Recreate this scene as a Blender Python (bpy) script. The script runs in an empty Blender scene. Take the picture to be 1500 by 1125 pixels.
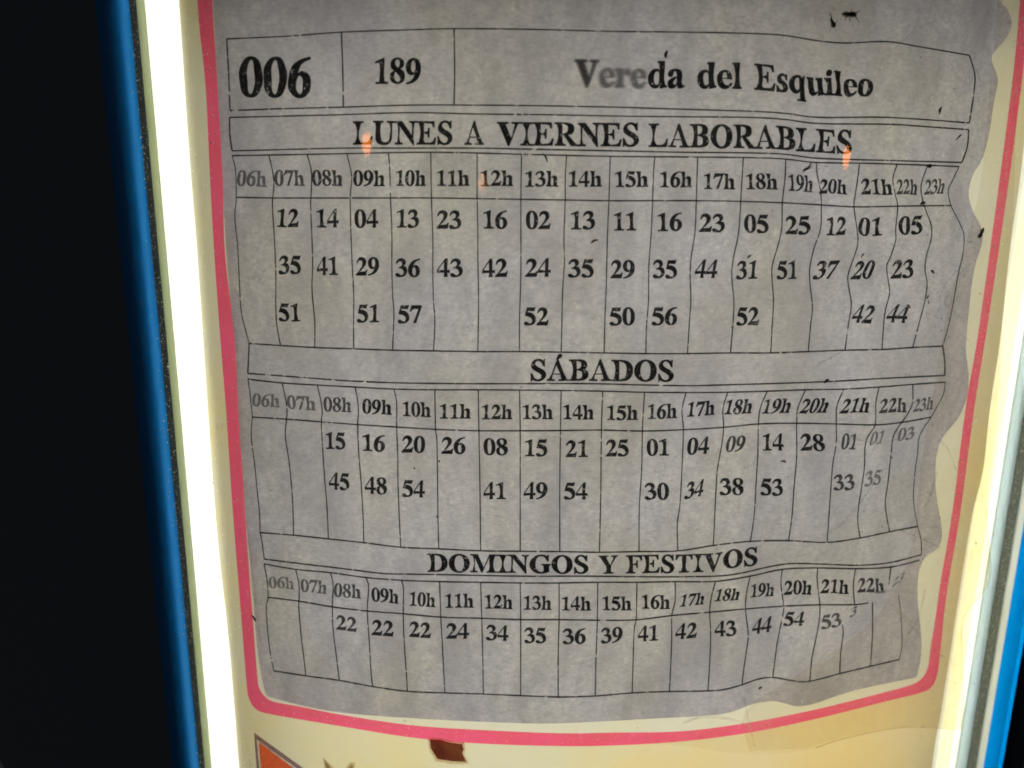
import bpy, math, random
from mathutils import Vector, Matrix
from mathutils.geometry import delaunay_2d_cdt, tessellate_polygon

random.seed(7)
C = bpy.context.scene
COL = C.collection

# ------------------------------------------------------------------ camera
FPX, YAW, PITCH, ROLL, CX, R, DIST = 1187.0, -0.00596, 0.23248, 0.01002, -0.00779, 0.37203, 0.27
cp, sp, cy, sy, cr, sr = (math.cos(PITCH), math.sin(PITCH), math.cos(YAW), math.sin(YAW), math.cos(ROLL), math.sin(ROLL))
def yaw(v):
    return Vector((cy * v[0] + sy * v[1], -sy * v[0] + cy * v[1], v[2]))
RIGHT0, UP0, FWD = yaw((1, 0, 0)), yaw((0, sp, cp)), yaw((0, cp, -sp))
RIGHT, UP = cr * RIGHT0 + sr * UP0, -sr * RIGHT0 + cr * UP0
EYE = Vector((CX, -DIST, 0.0))
cam = bpy.data.cameras.new('camera')
cam.sensor_width = 36.0
cam.lens = 36.0 * FPX / 1500.0
cam.clip_start, cam.clip_end = 0.01, 50.0
cam.dof.use_dof = True
cam.dof.focus_distance = 0.288
cam.dof.aperture_fstop = 9.0
camo = bpy.data.objects.new('camera', cam)
COL.objects.link(camo)
camo.matrix_world = Matrix(((RIGHT.x, UP.x, -FWD.x, EYE.x), (RIGHT.y, UP.y, -FWD.y, EYE.y),
                            (RIGHT.z, UP.z, -FWD.z, EYE.z), (0, 0, 0, 1)))
C.camera = camo

# ------------------------------------------------------------------ world and exposure: night, the case is the light
w = bpy.data.worlds.new('World')
C.world = w
w.use_nodes = True
bg = w.node_tree.nodes['Background']
bg.inputs[0].default_value = (1.0, 0.97, 0.92, 1)
bg.inputs[1].default_value = 0.014
C.view_settings.view_transform = 'Standard'
C.view_settings.look = 'None'
C.view_settings.exposure = 0.0
C.view_settings.gamma = 1.0
C.view_settings.use_curve_mapping = False
C.render.engine = 'CYCLES'
C.cycles.use_denoising = True
C.cycles.max_bounces = 10
C.cycles.transparent_max_bounces = 40
C.cycles.transmission_bounces = 10
C.cycles.sample_clamp_indirect = 8.0
C.cycles.caustics_reflective = True
C.cycles.filter_width = 1.8

PANEL_E = 1.86        # light panel behind the diffuser
TUBE_E = 6.5        # light tube behind the left edge

# ------------------------------------------------------------------ geometry on the bowed face of the case
def ray(px, py):
    return (FWD + RIGHT * ((px - 750.0) / FPX) + UP * ((562.5 - py) / FPX)).normalized()

def hit(px, py, off=0.0):
    """where the sight line of a photo pixel meets the cylinder; returns (s, z)"""
    d = ray(px, py)
    Rr = R + off
    ox, oy = EYE.x, EYE.y - R
    a = d.x * d.x + d.y * d.y
    b = ox * d.x + oy * d.y
    c = ox * ox + oy * oy - Rr * Rr
    disc = max(b * b - a * c, 1e-10)
    t = (-b - math.sqrt(disc)) / a
    q = EYE + d * t
    return R * math.atan2(q.x, R - q.y), q.z

def P(s, z, off=0.0):
    th = s / R
    return Vector(((R + off) * math.sin(th), R - (R + off) * math.cos(th), z))

def smooth(t):
    t = min(1.0, max(0.0, t))
    return t * t * (3 - 2 * t)

PAPER_OFF, INK_OFF = 0.0016, 0.00022
def paper_disp(s, z):
    rt = smooth((s - 0.07) / 0.10)
    lf = smooth((-s - 0.055) / 0.06)
    d = 0.00022 * math.sin(s * 95 + 1.3 * math.sin(z * 31) + .6) + 0.00018 * math.sin(z * 70 + s * 22)
    d += rt * (0.0007 * math.sin(z * 92 + 0.9 + s * 9) + 0.0004 * math.sin(z * 57 - s * 60)) + 0.0012 * rt * rt
    d += lf * (0.0004 * math.sin(z * 66 + 2.0)) + 0.0005 * lf
    return d

def on_paper(px, py, lift=0.0):
    off = PAPER_OFF
    for _ in range(3):
        s, z = hit(px, py, off + lift)
        off = PAPER_OFF + paper_disp(s, z)
    return P(s, z, off + lift)

def catmull(pts, n=6, closed=False):
    out = []
    N = len(pts)
    for i in range(N if closed else N - 1):
        p1, p2 = pts[i], pts[(i + 1) % N]
        p0 = pts[(i - 1) % N] if (closed or i > 0) else p1
        p3 = pts[(i + 2) % N] if (closed or i < N - 2) else p2
        for k in range(n):
            t = k / n
            out.append(tuple(0.5 * (2 * p1[j] + (p2[j] - p0[j]) * t + (2 * p0[j] - 5 * p1[j] + 4 * p2[j] - p3[j]) * t * t
                                    + (3 * p1[j] - p0[j] - 3 * p2[j] + p3[j]) * t ** 3) for j in (0, 1)))
    if not closed:
        out.append(tuple(pts[-1]))
    return out

def inside(p, poly):
    x, y = p
    r = False
    j = len(poly) - 1
    for i in range(len(poly)):
        xi, yi = poly[i][0], poly[i][1]
        xj, yj = poly[j][0], poly[j][1]
        if (yi > y) != (yj > y) and x < (xj - xi) * (y - yi) / (yj - yi) + xi:
            r = not r
        j = i
    return r

# ------------------------------------------------------------------ object helpers
def tag(o, label=None, cat=None, group=None, kind=None):
    for k, v in (('label', label), ('category', cat), ('group', group), ('kind', kind)):
        if v:
            o[k] = v
    return o

def thing(name, label, cat, loc=(0, 0, 0), group=None):
    o = bpy.data.objects.new(name, None)
    o.empty_display_size = 0.01
    COL.objects.link(o)
    o.location = loc
    return tag(o, label, cat, group)

def origin_of(o):
    v = Vector((0, 0, 0))
    while o:
        v += o.location
        o = o.parent
    return v

def obj(name, verts, faces, mat, parent=None, loc=None, smooth_shade=False):
    base = origin_of(parent) if parent else Vector(loc or (0, 0, 0))
    me = bpy.data.meshes.new(name)
    me.from_pydata([Vector(v) - base for v in verts], [], faces)
    me.update()
    if smooth_shade:
        me.polygons.foreach_set('use_smooth', [True] * len(me.polygons))
    me.materials.append(mat)
    o = bpy.data.objects.new(name, me)
    COL.objects.link(o)
    if parent:
        o.parent = parent
    else:
        o.location = base
    return o

def cdt_sheet(outline, step, keep=None, extra=()):
    """points (s,z) triangulated inside an outline, with extra outlines kept as edges; returns 2d verts, tris"""
    xs = [p[0] for p in outline]; ys = [p[1] for p in outline]
    pts, edges = [], []
    for poly in (outline,) + tuple(extra):
        b = len(pts)
        pts += [Vector(p) for p in poly]
        edges += [(b + i, b + (i + 1) % len(poly)) for i in range(len(poly))]
    x = min(xs) + step * .37
    while x < max(xs):
        y = min(ys) + step * .41
        while y < max(ys):
            if inside((x, y), outline):
                pts.append(Vector((x + random.uniform(-.1, .1) * step, y + random.uniform(-.1, .1) * step)))
            y += step
        x += step
    v, e, f, _, _, _ = delaunay_2d_cdt(pts, edges, [], 0, 1e-7)
    tris = []
    for t in f:
        c = sum((v[i] for i in t), Vector((0, 0))) / len(t)
        if inside(c, outline):
            tris.append((list(t), (c.x, c.y)))
    return v, tris

def facing(tris, verts):
    """wind every face toward the viewer"""
    out = []
    for t in tris:
        a, b, c = verts[t[0]], verts[t[1]], verts[t[2]]
        n = (b - a).cross(c - a)
        out.append(t if n.dot(Vector((0, -1, 0))) > 0 else list(reversed(t)))
    return out

def profile(name, prof, z0, z1, mat, parent, nz=24, closed=True, smooth_shade=False):
    """a rail: cross-section (s, off) in metres run from z0 to z1"""
    verts, faces = [], []
    n = len(prof)
    for k in range(nz + 1):
        z = z0 + (z1 - z0) * k / nz
        verts += [P(s, z, o) for s, o in prof]
    for k in range(nz):
        for i in range(n if closed else n - 1):
            j = (i + 1) % n
            faces.append((k * n + i, k * n + j, (k + 1) * n + j, (k + 1) * n + i))
    if closed:
        faces.append(tuple(range(n - 1, -1, -1)))
        faces.append(tuple(nz * n + i for i in range(n)))
    return obj(name, verts, faces, mat, parent, smooth_shade=smooth_shade)

def band(name, s0, s1, z0, z1, off, mat, parent, ns=60, nz=2):
    verts, faces = [], []
    for k in range(nz + 1):
        for i in range(ns + 1):
            verts.append(P(s0 + (s1 - s0) * i / ns, z0 + (z1 - z0) * k / nz, off))
    for k in range(nz):
        for i in range(ns):
            a = k * (ns + 1) + i
            faces.append((a, a + 1, a + ns + 2, a + ns + 1))
    return obj(name, verts, faces, mat, parent, smooth_shade=True)

ZT, ZB = 0.15, -0.31
# ------------------------------------------------------------------ materials
def newmat(name):
    m = bpy.data.materials.new(name)
    m.use_nodes = True
    nt = m.node_tree
    nt.nodes.clear()
    out = nt.nodes.new('ShaderNodeOutputMaterial')
    return m, nt, out

def node(nt, kind, **kw):
    n = nt.nodes.new(kind)
    for k, v in kw.items():
        if k.startswith('i_'):
            n.inputs[k[2:].replace('_', ' ')].default_value = v
        else:
            setattr(n, k, v)
    return n

def noise(nt, scale, detail=3.0, rough=0.55, vec=None, stretch=None):
    tc = node(nt, 'ShaderNodeTexCoord')
    v = tc.outputs['Object']
    if stretch:
        mp = node(nt, 'ShaderNodeMapping')
        mp.inputs['Scale'].default_value = stretch
        nt.links.new(v, mp.inputs[0])
        v = mp.outputs[0]
    n = node(nt, 'ShaderNodeTexNoise')
    n.inputs['Scale'].default_value = scale
    n.inputs['Detail'].default_value = detail
    n.inputs['Roughness'].default_value = rough
    nt.links.new(v, n.inputs['Vector'])
    return n.outputs['Fac']

def ramp(nt, fac, stops, interp='LINEAR'):
    r = node(nt, 'ShaderNodeValToRGB')
    r.color_ramp.interpolation = interp
    els = r.color_ramp.elements
    while len(els) < len(stops):
        els.new(0.5)
    for e, (p, c) in zip(els, stops):
        e.position = p
        e.color = (c, c, c, 1) if isinstance(c, (int, float)) else tuple(c) + (1,)
    nt.links.new(fac, r.inputs[0])
    return r.outputs[0]

def mixcol(nt, fac, a, b, mode='MIX'):
    n = node(nt, 'ShaderNodeMix', data_type='RGBA', blend_type=mode)
    for sock, v in ((n.inputs[0], fac), (n.inputs[6], a), (n.inputs[7], b)):
        if isinstance(v, bpy.types.NodeSocket):
            nt.links.new(v, sock)
        elif isinstance(v, (int, float)):
            sock.default_value = v
        else:
            sock.default_value = tuple(v) + (1,)
    return n.outputs[2]

def put(nt, sock, v):
    if isinstance(v, bpy.types.NodeSocket):
        nt.links.new(v, sock)
    elif isinstance(v, (int, float)):
        sock.default_value = v
    else:
        sock.default_value = tuple(v) + (1,)

def mix_sh(nt, fac, a, b):
    n = node(nt, 'ShaderNodeMixShader')
    put(nt, n.inputs[0], fac)
    nt.links.new(a, n.inputs[1]); nt.links.new(b, n.inputs[2])
    return n.outputs[0]

def bsdf(nt, kind, color, **kw):
    n = node(nt, kind)
    put(nt, n.inputs['Color'], color)
    for k, v in kw.items():
        put(nt, n.inputs[k], v)
    return n.outputs[0]

def emission_mat(name, col, st):
    m, nt, out = newmat(name)
    e = node(nt, 'ShaderNodeEmission')
    e.inputs[0].default_value = tuple(col) + (1,)
    e.inputs[1].default_value = st
    nt.links.new(e.outputs[0], out.inputs[0])
    return m

def principled(name, col, rough=0.5, metal=0.0, bump=0.0, bscale=400, spec=None):
    m, nt, out = newmat(name)
    p = node(nt, 'ShaderNodeBsdfPrincipled')
    put(nt, p.inputs['Base Color'], col) if not callable(col) else put(nt, p.inputs['Base Color'], col(nt))
    p.inputs['Roughness'].default_value = rough
    p.inputs['Metallic'].default_value = metal
    if spec is not None:
        p.inputs['Specular IOR Level'].default_value = spec
    if bump:
        b = node(nt, 'ShaderNodeBump')
        b.inputs['Strength'].default_value = bump
        b.inputs['Distance'].default_value = 0.0005
        nt.links.new(noise(nt, bscale), b.inputs['Height'])
        nt.links.new(b.outputs[0], p.inputs['Normal'])
    nt.links.new(p.outputs[0], out.inputs[0])
    return m

# light sources of the case, plus two fill tubes added at the right
M_panel = emission_mat('light_panel_glow', (0.985, 0.965, 0.89), PANEL_E)
M_tube = emission_mat('light_tube_glow', (1.0, 0.985, 0.90), TUBE_E)

M_trim_fill = emission_mat('added_trim_tube_glow', (1.0, 0.98, 0.92), TUBE_E * 2.5)
M_strip_fill = emission_mat('added_strip_tube_glow', (1.0, 0.955, 0.66), TUBE_E * .85)

# opal diffuser
M_diff, nt, out = newmat('opal_diffuser')
c = mixcol(nt, ramp(nt, noise(nt, 30, 2), [(0.35, 0.0), (0.7, 1.0)]), (0.95, 0.945, 0.85), (0.95, 0.94, 0.76))
nt.links.new(mix_sh(nt, 0.12, bsdf(nt, 'ShaderNodeBsdfTranslucent', c), bsdf(nt, 'ShaderNodeBsdfDiffuse', (0.85, 0.85, 0.78))), out.inputs[0])

# cream backing sheet, yellowed in cloudy patches
def cream(name, base, aged, stain=1.0):
    m, nt, out = newmat(name)
    f = ramp(nt, noise(nt, 16, 3, 0.6), [(0.40, 0.0), (0.66, 1.0)])
    c = mixcol(nt, f, base, aged)
    # one brown-yellow age stain spreading from the lower right corner
    tc = node(nt, 'ShaderNodeTexCoord')
    ds = node(nt, 'ShaderNodeVectorMath', operation='DISTANCE')
    nt.links.new(tc.outputs['Object'], ds.inputs[0])
    ds.inputs[1].default_value = P(.125, -.238) - P(0, ZB + .01)
    ad = node(nt, 'ShaderNodeMath', operation='MULTIPLY_ADD'); nt.links.new(noise(nt, 40, 4, 0.6), ad.inputs[0]); ad.inputs[1].default_value = .09
    nt.links.new(ds.outputs['Value'], ad.inputs[2])
    c = mixcol(nt, ramp(nt, ad.outputs[0], [(0.045, stain), (0.165, 0.0)]), c, (0.63, 0.475, 0.235))
    c = mixcol(nt, ramp(nt, noise(nt, 900, 2, 0.7), [(0.66, 0.0), (0.76, 0.25)]), c, (0.25, 0.2, 0.12))
    nt.links.new(mix_sh(nt, 0.10, bsdf(nt, 'ShaderNodeBsdfTranslucent', c), bsdf(nt, 'ShaderNodeBsdfDiffuse', (0.6, 0.55, 0.4))), out.inputs[0])
    return m
M_window = cream('pale_card', (0.58, 0.575, 0.545), (0.585, 0.565, 0.48), 0.16)
M_cream = cream('cream_card', (0.56, 0.535, 0.42), (0.62, 0.53, 0.31))

M_red, nt, out = newmat('pink_red_print')
c = mixcol(nt, ramp(nt, noise(nt, 60, 3), [(0.35, 0.0), (0.65, 1.0)]), (0.67, 0.095, 0.20), (0.63, 0.09, 0.165))
c = mixcol(nt, ramp(nt, noise(nt, 1200, 3, 0.65), [(0.66, 0.0), (0.70, 0.8)]), c, (0.85, 0.6, 0.55))
nt.links.new(mix_sh(nt, 0.08, bsdf(nt, 'ShaderNodeBsdfTranslucent', c), bsdf(nt, 'ShaderNodeBsdfDiffuse', (0.6, 0.06, 0.12))), out.inputs[0])

# the timetable paper: fibre clouds, stains and pinpoint specks
M_paper, nt, out = newmat('timetable_paper')
f1 = ramp(nt, noise(nt, 260, 6, 0.78), [(0.36, 0.0), (0.64, 1.0)])
f2 = ramp(nt, noise(nt, 1100, 3, 0.7, stretch=(0.5, 0.5, 1)), [(0.30, 0.0), (0.72, 1.0)])
f3 = ramp(nt, noise(nt, 18, 3, 0.6), [(0.35, 0.0), (0.68, 1.0)])
c = mixcol(nt, f1, (0.42, 0.428, 0.64), (0.76, 0.755, 1.0))
c = mixcol(nt, mixcol(nt, 0.6, (0, 0, 0), f3), c, (0.61, 0.595, 0.82))
c = mixcol(nt, 0.40, c, mixcol(nt, f2, (0.30, 0.30, 0.42), (0.86, 0.85, 1.0)))
c = mixcol(nt, ramp(nt, noise(nt, 420, 6, 0.8), [(0.57, 0.0), (0.72, 0.8)]), c, (0.98, 0.97, 1.0))
# wrinkle shading painted into the paper colour as broad soft darker bands
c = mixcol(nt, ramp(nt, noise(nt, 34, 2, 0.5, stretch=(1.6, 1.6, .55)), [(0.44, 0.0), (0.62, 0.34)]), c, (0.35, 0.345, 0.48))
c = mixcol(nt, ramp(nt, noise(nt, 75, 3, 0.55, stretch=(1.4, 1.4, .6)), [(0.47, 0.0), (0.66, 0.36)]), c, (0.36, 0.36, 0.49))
c = mixcol(nt, ramp(nt, noise(nt, 700, 3, 0.6), [(0.72, 0.0), (0.76, 0.6)]), c, (0.16, 0.14, 0.12))
bmp = node(nt, 'ShaderNodeBump', i_Strength=0.25, i_Distance=0.0004)
nt.links.new(noise(nt, 600, 4, 0.7), bmp.inputs['Height'])
tr = node(nt, 'ShaderNodeBsdfTranslucent'); put(nt, tr.inputs[0], c); nt.links.new(bmp.outputs[0], tr.inputs['Normal'])
nt.links.new(mix_sh(nt, 0.08, tr.outputs[0], bsdf(nt, 'ShaderNodeBsdfDiffuse', (0.5, 0.49, 0.48))), out.inputs[0])

# printer's ink in a few strengths, flecked where it has rubbed off
INKS = {}
def ink(density, rub=0.5):
    k = (round(density, 2), rub)
    if k in INKS:
        return INKS[k]
    m, nt, out = newmat('worn_black_ink')
    chips = ramp(nt, noise(nt, 900, 4, 0.65), [(0.61, 1.0), (0.67, 1.0 - rub)])
    fade = ramp(nt, noise(nt, 260, 4, 0.6), [(0.35, 1.0), (0.80, 0.97)])
    mul = node(nt, 'ShaderNodeMath', operation='MULTIPLY'); nt.links.new(chips, mul.inputs[0]); nt.links.new(fade, mul.inputs[1])
    mu2 = node(nt, 'ShaderNodeMath', operation='MULTIPLY'); nt.links.new(mul.outputs[0], mu2.inputs[0]); mu2.inputs[1].default_value = density
    t = bsdf(nt, 'ShaderNodeBsdfTransparent', (1, 1, 1))
    d = bsdf(nt, 'ShaderNodeBsdfDiffuse', (0.012, 0.015, 0.02))
    nt.links.new(mix_sh(nt, mu2.outputs[0], t, d), out.inputs[0])
    INKS[k] = m
    return m

M_line, nt, out = newmat('thin_ruled_ink')
g = ramp(nt, noise(nt, 420, 3, 0.6), [(0.62, 0.96), (0.68, 0.10)])
nt.links.new(mix_sh(nt, g, bsdf(nt, 'ShaderNodeBsdfTransparent', (1, 1, 1)), bsdf(nt, 'ShaderNodeBsdfDiffuse', (0.02, 0.022, 0.025))), out.inputs[0])

# clear plastics
M_cover, nt, out = newmat('clear_cover')
fr = node(nt, 'ShaderNodeFresnel', i_IOR=1.45)
gl = node(nt, 'ShaderNodeBsdfGlossy'); gl.inputs['Roughness'].default_value = 0.0
nt.links.new(mix_sh(nt, fr.outputs[0], bsdf(nt, 'ShaderNodeBsdfTransparent', (0.985, 0.99, 0.98)), gl.outputs[0]), out.inputs[0])

def film(name, tint, milk, milk_col=(0.9, 0.9, 0.88), streak=None):
    m, nt, out = newmat(name)
    f = ramp(nt, noise(nt, 60, 4, 0.65, stretch=streak), [(0.40, milk * .35), (0.66, milk)])
    a = mix_sh(nt, 0.15, bsdf(nt, 'ShaderNodeBsdfTranslucent', milk_col), bsdf(nt, 'ShaderNodeBsdfDiffuse', milk_col))
    nt.links.new(mix_sh(nt, f, bsdf(nt, 'ShaderNodeBsdfTransparent', tint), a), out.inputs[0])
    return m
M_sleeve = film('clear_sleeve_film', (0.965, 0.95, 0.90), 0.06)
M_fold, nt, out = newmat('glinting_film_fold')
gl = node(nt, 'ShaderNodeBsdfGlossy'); gl.inputs['Roughness'].default_value = 0.3
fa = mix_sh(nt, 0.45, bsdf(nt, 'ShaderNodeBsdfTranslucent', (0.95, 0.95, 0.95)), gl.outputs[0])
ff = ramp(nt, noise(nt, 160, 3), [(0.35, 0.08), (0.7, 0.38)])
nt.links.new(mix_sh(nt, ff, bsdf(nt, 'ShaderNodeBsdfTransparent', (0.99, 0.99, 0.98)), fa), out.inputs[0])
M_edge = film('film_edge', (0.84, 0.81, 0.70), 0.10)

# frame
M_blue = principled('blue_enamel', lambda nt: mixcol(nt, ramp(nt, noise(nt, 700, 2, 0.6), [(0.70, 0.0), (0.74, 0.5)]), (0.010, 0.30, 1.0), (0.35, 0.42, 0.5)), 0.45, spec=0.25)
M_navy = principled('navy_enamel', (0.02, 0.04, 0.10), 0.6, spec=0.1)
M_side = principled('charcoal_side', (0.17, 0.26, 0.38), 0.6, spec=0.1)
M_black = principled('black_backing', (0.01, 0.01, 0.012), 0.7)
M_lip, nt, out = newmat('milky_sheet_edge')
nt.links.new(mix_sh(nt, 0.25, bsdf(nt, 'ShaderNodeBsdfTranslucent', (0.62, 0.66, 0.52)), bsdf(nt, 'ShaderNodeBsdfDiffuse', (0.6, 0.63, 0.55))), out.inputs[0])
M_lip2, nt, out = newmat('pale_blue_sheet_edge')
nt.links.new(mix_sh(nt, 0.2, bsdf(nt, 'ShaderNodeBsdfTranslucent', (0.80, 0.90, 0.99)), bsdf(nt, 'ShaderNodeBsdfDiffuse', (0.8, 0.85, 0.85))), out.inputs[0])
def dusty(nt):
    return mixcol(nt, ramp(nt, noise(nt, 1300, 3, 0.6), [(0.60, 0.0), (0.68, 1.0)]), (0.075, 0.085, 0.085), (0.75, 0.77, 0.72))
M_gasket = principled('dusty_rubber', dusty, 0.85, spec=0.1)
M_gasket2, nt, out = newmat('dusty_grey_seal')
nt.links.new(mix_sh(nt, 0.35, bsdf(nt, 'ShaderNodeBsdfTranslucent', mixcol(nt, ramp(nt, noise(nt, 1000, 3, 0.6), [(0.58, 0.0), (0.63, 1.0)]), (0.42, 0.43, 0.39), (0.98, 0.98, 0.95))), bsdf(nt, 'ShaderNodeBsdfDiffuse', dusty(nt))), out.inputs[0])
M_rim, nt, out = newmat('cream_plastic_rim')
nt.links.new(mix_sh(nt, 0.2, bsdf(nt, 'ShaderNodeBsdfTranslucent', (0.95, 0.92, 0.78)), bsdf(nt, 'ShaderNodeBsdfDiffuse', (0.8, 0.77, 0.6))), out.inputs[0])
M_trim, nt, out = newmat('blue_translucent_trim')
nt.links.new(mix_sh(nt, 0.15, bsdf(nt, 'ShaderNodeBsdfTranslucent', (0.001, 0.34, 0.97)), bsdf(nt, 'ShaderNodeBsdfDiffuse', (0.002, 0.25, 0.8))), out.inputs[0])
M_white = principled('white_reflector', (0.8, 0.8, 0.78), 0.8)

# ------------------------------------------------------------------ the display case
ZT, ZB = 0.15, -0.31
def S(px, py, off=0.0):
    return hit(px, py, off)[0]
L_blue = S(185, 0, .003) * .5 + S(285, 1100, .003) * .5
L_gask = (S(198, 0, .001) + S(297, 1100, .001)) / 2
L_lip = (S(208, 0, .001) + S(306, 1100, .001)) / 2
R_lip0, R_lip1, R_gask, R_rim, R_dark = [S(x, 1012, o) for x, o in ((1420, .001), (1432, .001), (1443, .001), (1457, .003), (1483, .008))]

case = thing('display_case', 'lit blue-framed display case with a bowed clear front, holding the paper timetable', 'display case', P(0, ZB, -0.05))
band('light_panel', -.1115, .192, ZB + .03, ZT - .090, -0.034, M_panel, case)
prof = [(-.1322 + .0028 * math.cos(a), -.0100 + .0028 * math.sin(a)) for a in [k * math.pi / 8 for k in range(16)]]
profile('hidden_light_tube', prof, ZB + .01, ZT - .01, M_tube, case, smooth_shade=True)
band('diffuser', L_blue - .003, R_rim + .011, ZB, ZT, -0.0014, M_diff, case, ns=80)
for sx in (-.1246, R_lip0 - .0135, R_lip0 - .0006):  # unseen fins added to keep the tubes' light off the card
    profile('added_baffle', [(sx - .0004, -.0032), (sx + .0004, -.0032), (sx + .0004, -.0395), (sx - .0004, -.0395)], ZB + .002, ZT - .002, M_white, case)
profile('hidden_light_tube', [(R_rim + .0065 + .0025 * math.cos(a), -.024 + .0025 * math.sin(a)) for a in [k * math.pi / 6 for k in range(12)]], ZB + .01, ZT - .01, M_trim_fill, case, smooth_shade=True)  # unseen tube added to brighten the blue trim, rim and seal
profile('hidden_light_tube', [(R_lip0 - .006 + .003 * math.cos(a), -.024 + .003 * math.sin(a)) for a in [k * math.pi / 6 for k in range(12)]], ZB + .01, ZT - .01, M_strip_fill, case, smooth_shade=True)  # unseen tube added to brighten the right-hand strip
# housing behind: white liner and blue back
profile('liner', [(L_blue - .004, -.0035), (L_blue - .004, -.040), (R_rim + .012, -.040), (R_rim + .012, -.0035)], ZB, ZT, M_white, case, closed=False)
bk = [(L_blue - .006, -.0405)] + [(L_blue + (R_rim - L_blue) * k / 30, -.0425) for k in range(31)] + [(R_rim + .006, -.0405)]
profile('back_panel', bk, ZB, ZT, M_black, case, closed=False, smooth_shade=True)
# seals and sheet edges
profile('sheet_edge', [(L_gask, .0), (L_gask, .0007), (L_lip, .0005), (L_lip, .0)], ZB, ZT, M_lip, case)
profile('sheet_edge', [(R_lip0, .0), (R_lip0, .0008), (R_lip1, .0016), (R_lip1, .0)], ZB, ZT, M_lip2, case)
profile('rubber_seal', [(L_blue - .001, -.006), (L_blue - .001, .0012), (L_gask - .0003, .0008), (L_gask, -.0045)], ZB, ZT, M_gasket, case)
profile('rubber_seal', [(R_lip1, -.0045), (R_lip1 + .0003, .0017), (R_gask, .0024), (R_gask, -.006)], ZB, ZT, M_gasket2, case)
profile('rim', [(R_gask + .0001, .0012), (R_gask + .0001, .0030), (R_rim, .0036), (R_rim, .0012)], ZB, ZT, M_rim, case, closed=False)
# rails
Lp = [(L_blue - .0005, -.008), (L_blue - .0005, .0010)]
b0, rr = L_blue - .0005, .014
for k in range(0, 19):
    a = math.radians(90 * k / 18)
    Lp.append((b0 - .0105 * (1 - math.cos(a)), .0012 + .0070 * math.sin(a)))
bead, e0 = list(Lp), Lp[17]
profile('blue_trim', bead[:18] + [(e0[0], -.008)], ZB, ZT, M_blue, case, nz=2)
profile('frame_rail', [(e0[0] - .0001, -.008), (e0[0] - .0001, e0[1] - .0002)] + bead[18:] + [(b0 - .03, .0084), (b0 - .07, .0096), (b0 - .14, .014), (b0 - .23, .026), (b0 - .34, .09), (b0 - .34, -.044), (b0 - .004, -.044), (b0 - .004, -.0085)], ZB, ZT, M_side, case, nz=2)
q0 = R_rim + .0004
profile('blue_trim', [(q0, -.001), (q0, .0036), (q0 + .0018, .0088), (q0 + .0048, .0094)], ZB, ZT, M_trim, case, nz=2, closed=False)
Rp = [(q0 + .0125, -.008), (q0 + .005, .0092), (q0 + .0056, .0100), (q0 + .0068, .0106), (q0 + .012, .0108), (q0 + .06, .004), (q0 + .09, -.004), (q0 + .094, -.02), (q0 + .09, -.044), (q0 + .0125, -.044)]
profile('frame_rail', Rp, ZB, ZT, M_navy, case, nz=2)
# clear front
band('clear_cover', L_blue, R_rim, ZB, ZT, 0.0052, M_cover, case, ns=160)

# ------------------------------------------------------------------ the cream card behind the timetable
def sz(px, py, off=0.0):
    return hit(px, py, off)
ins_l = catmull([(245, -240), (262, 0), (277, 225), (289, 375), (315, 750), (335, 940), (350, 1125), (362, 1290)], 4)
ins_r = catmull([(1350, 1290), (1365, 1125), (1377, 1050), (1393, 950), (1408, 850), (1425, 750), (1440, 690), (1450, 600), (1465, 500), (1478, 375), (1497, 240), (1510, 100), (1522, 0), (1548, -240)], 4)
ins_out = [sz(*p) for p in ins_l + ins_r]
st_out = catmull([(283, -200), (289, 0), (301, 125), (307, 250), (314, 375), (323, 500), (331, 600), (341, 750), (353, 900), (361, 1000), (365, 1024), (374, 1038), (390, 1045),
                  (440, 1054), (500, 1064), (600, 1080), (700, 1089), (820, 1093), (900, 1092), (1000, 1086), (1100, 1073), (1200, 1052), (1300, 1027), (1345, 1016), (1364, 1007), (1373, 988), (1378, 950),
                  (1383, 900), (1390, 850), (1407, 750), (1427, 600), (1443, 500), (1462, 375), (1480, 250), (1493, 150), (1504, 50), (1524, -200)], 5)
st_in = catmull([(306, -200), (311, 0), (319, 125), (326, 250), (330, 375), (345, 500), (350, 600), (359, 750), (370, 900), (377, 990), (380, 1008), (388, 1020), (402, 1028),
                 (445, 1036), (500, 1047), (600, 1062), (700, 1069), (820, 1074), (900, 1073), (1000, 1071), (1100, 1058), (1200, 1038), (1300, 1013), (1335, 1003), (1350, 994), (1359, 978), (1363, 950),
                 (1371, 900), (1378, 850), (1395, 750), (1414, 600), (1431, 500), (1449, 375), (1466, 250), (1479, 150), (1490, 50), (1510, -200)], 5)
so, si = [sz(*p) for p in st_out], [sz(*p) for p in st_in]
v2, tris = cdt_sheet(ins_out, 0.007, extra=(so, si))
v3 = [P(p.x, p.y) for p in v2]
card = thing('backing_card', 'cream backing card with a rounded pink-red border line, behind the grey timetable', 'backing card', P(0, ZB + .01))
red = [t for t, c in tris if inside(c, so) and not inside(c, si)]
crm = [t for t, c in tris if not inside(c, so)]
win = [t for t, c in tris if inside(c, si)]
obj('card_sheet', v3, facing(crm, v3), M_cream, card, smooth_shade=True)
obj('window_area', v3, facing(win, v3), M_window, card, smooth_shade=True)
obj('border_line', v3, facing(red, v3), M_red, card, smooth_shade=True)

def flat_patch(name, px_pts, off, mat, parent, step=0.004):
    v, t = cdt_sheet([sz(x, y, off) for x, y in px_pts], step)
    vv = [P(p.x, p.y, off) for p in v]
    return obj(name, vv, facing([a for a, _ in t], vv), mat, parent, smooth_shade=True)

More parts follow.
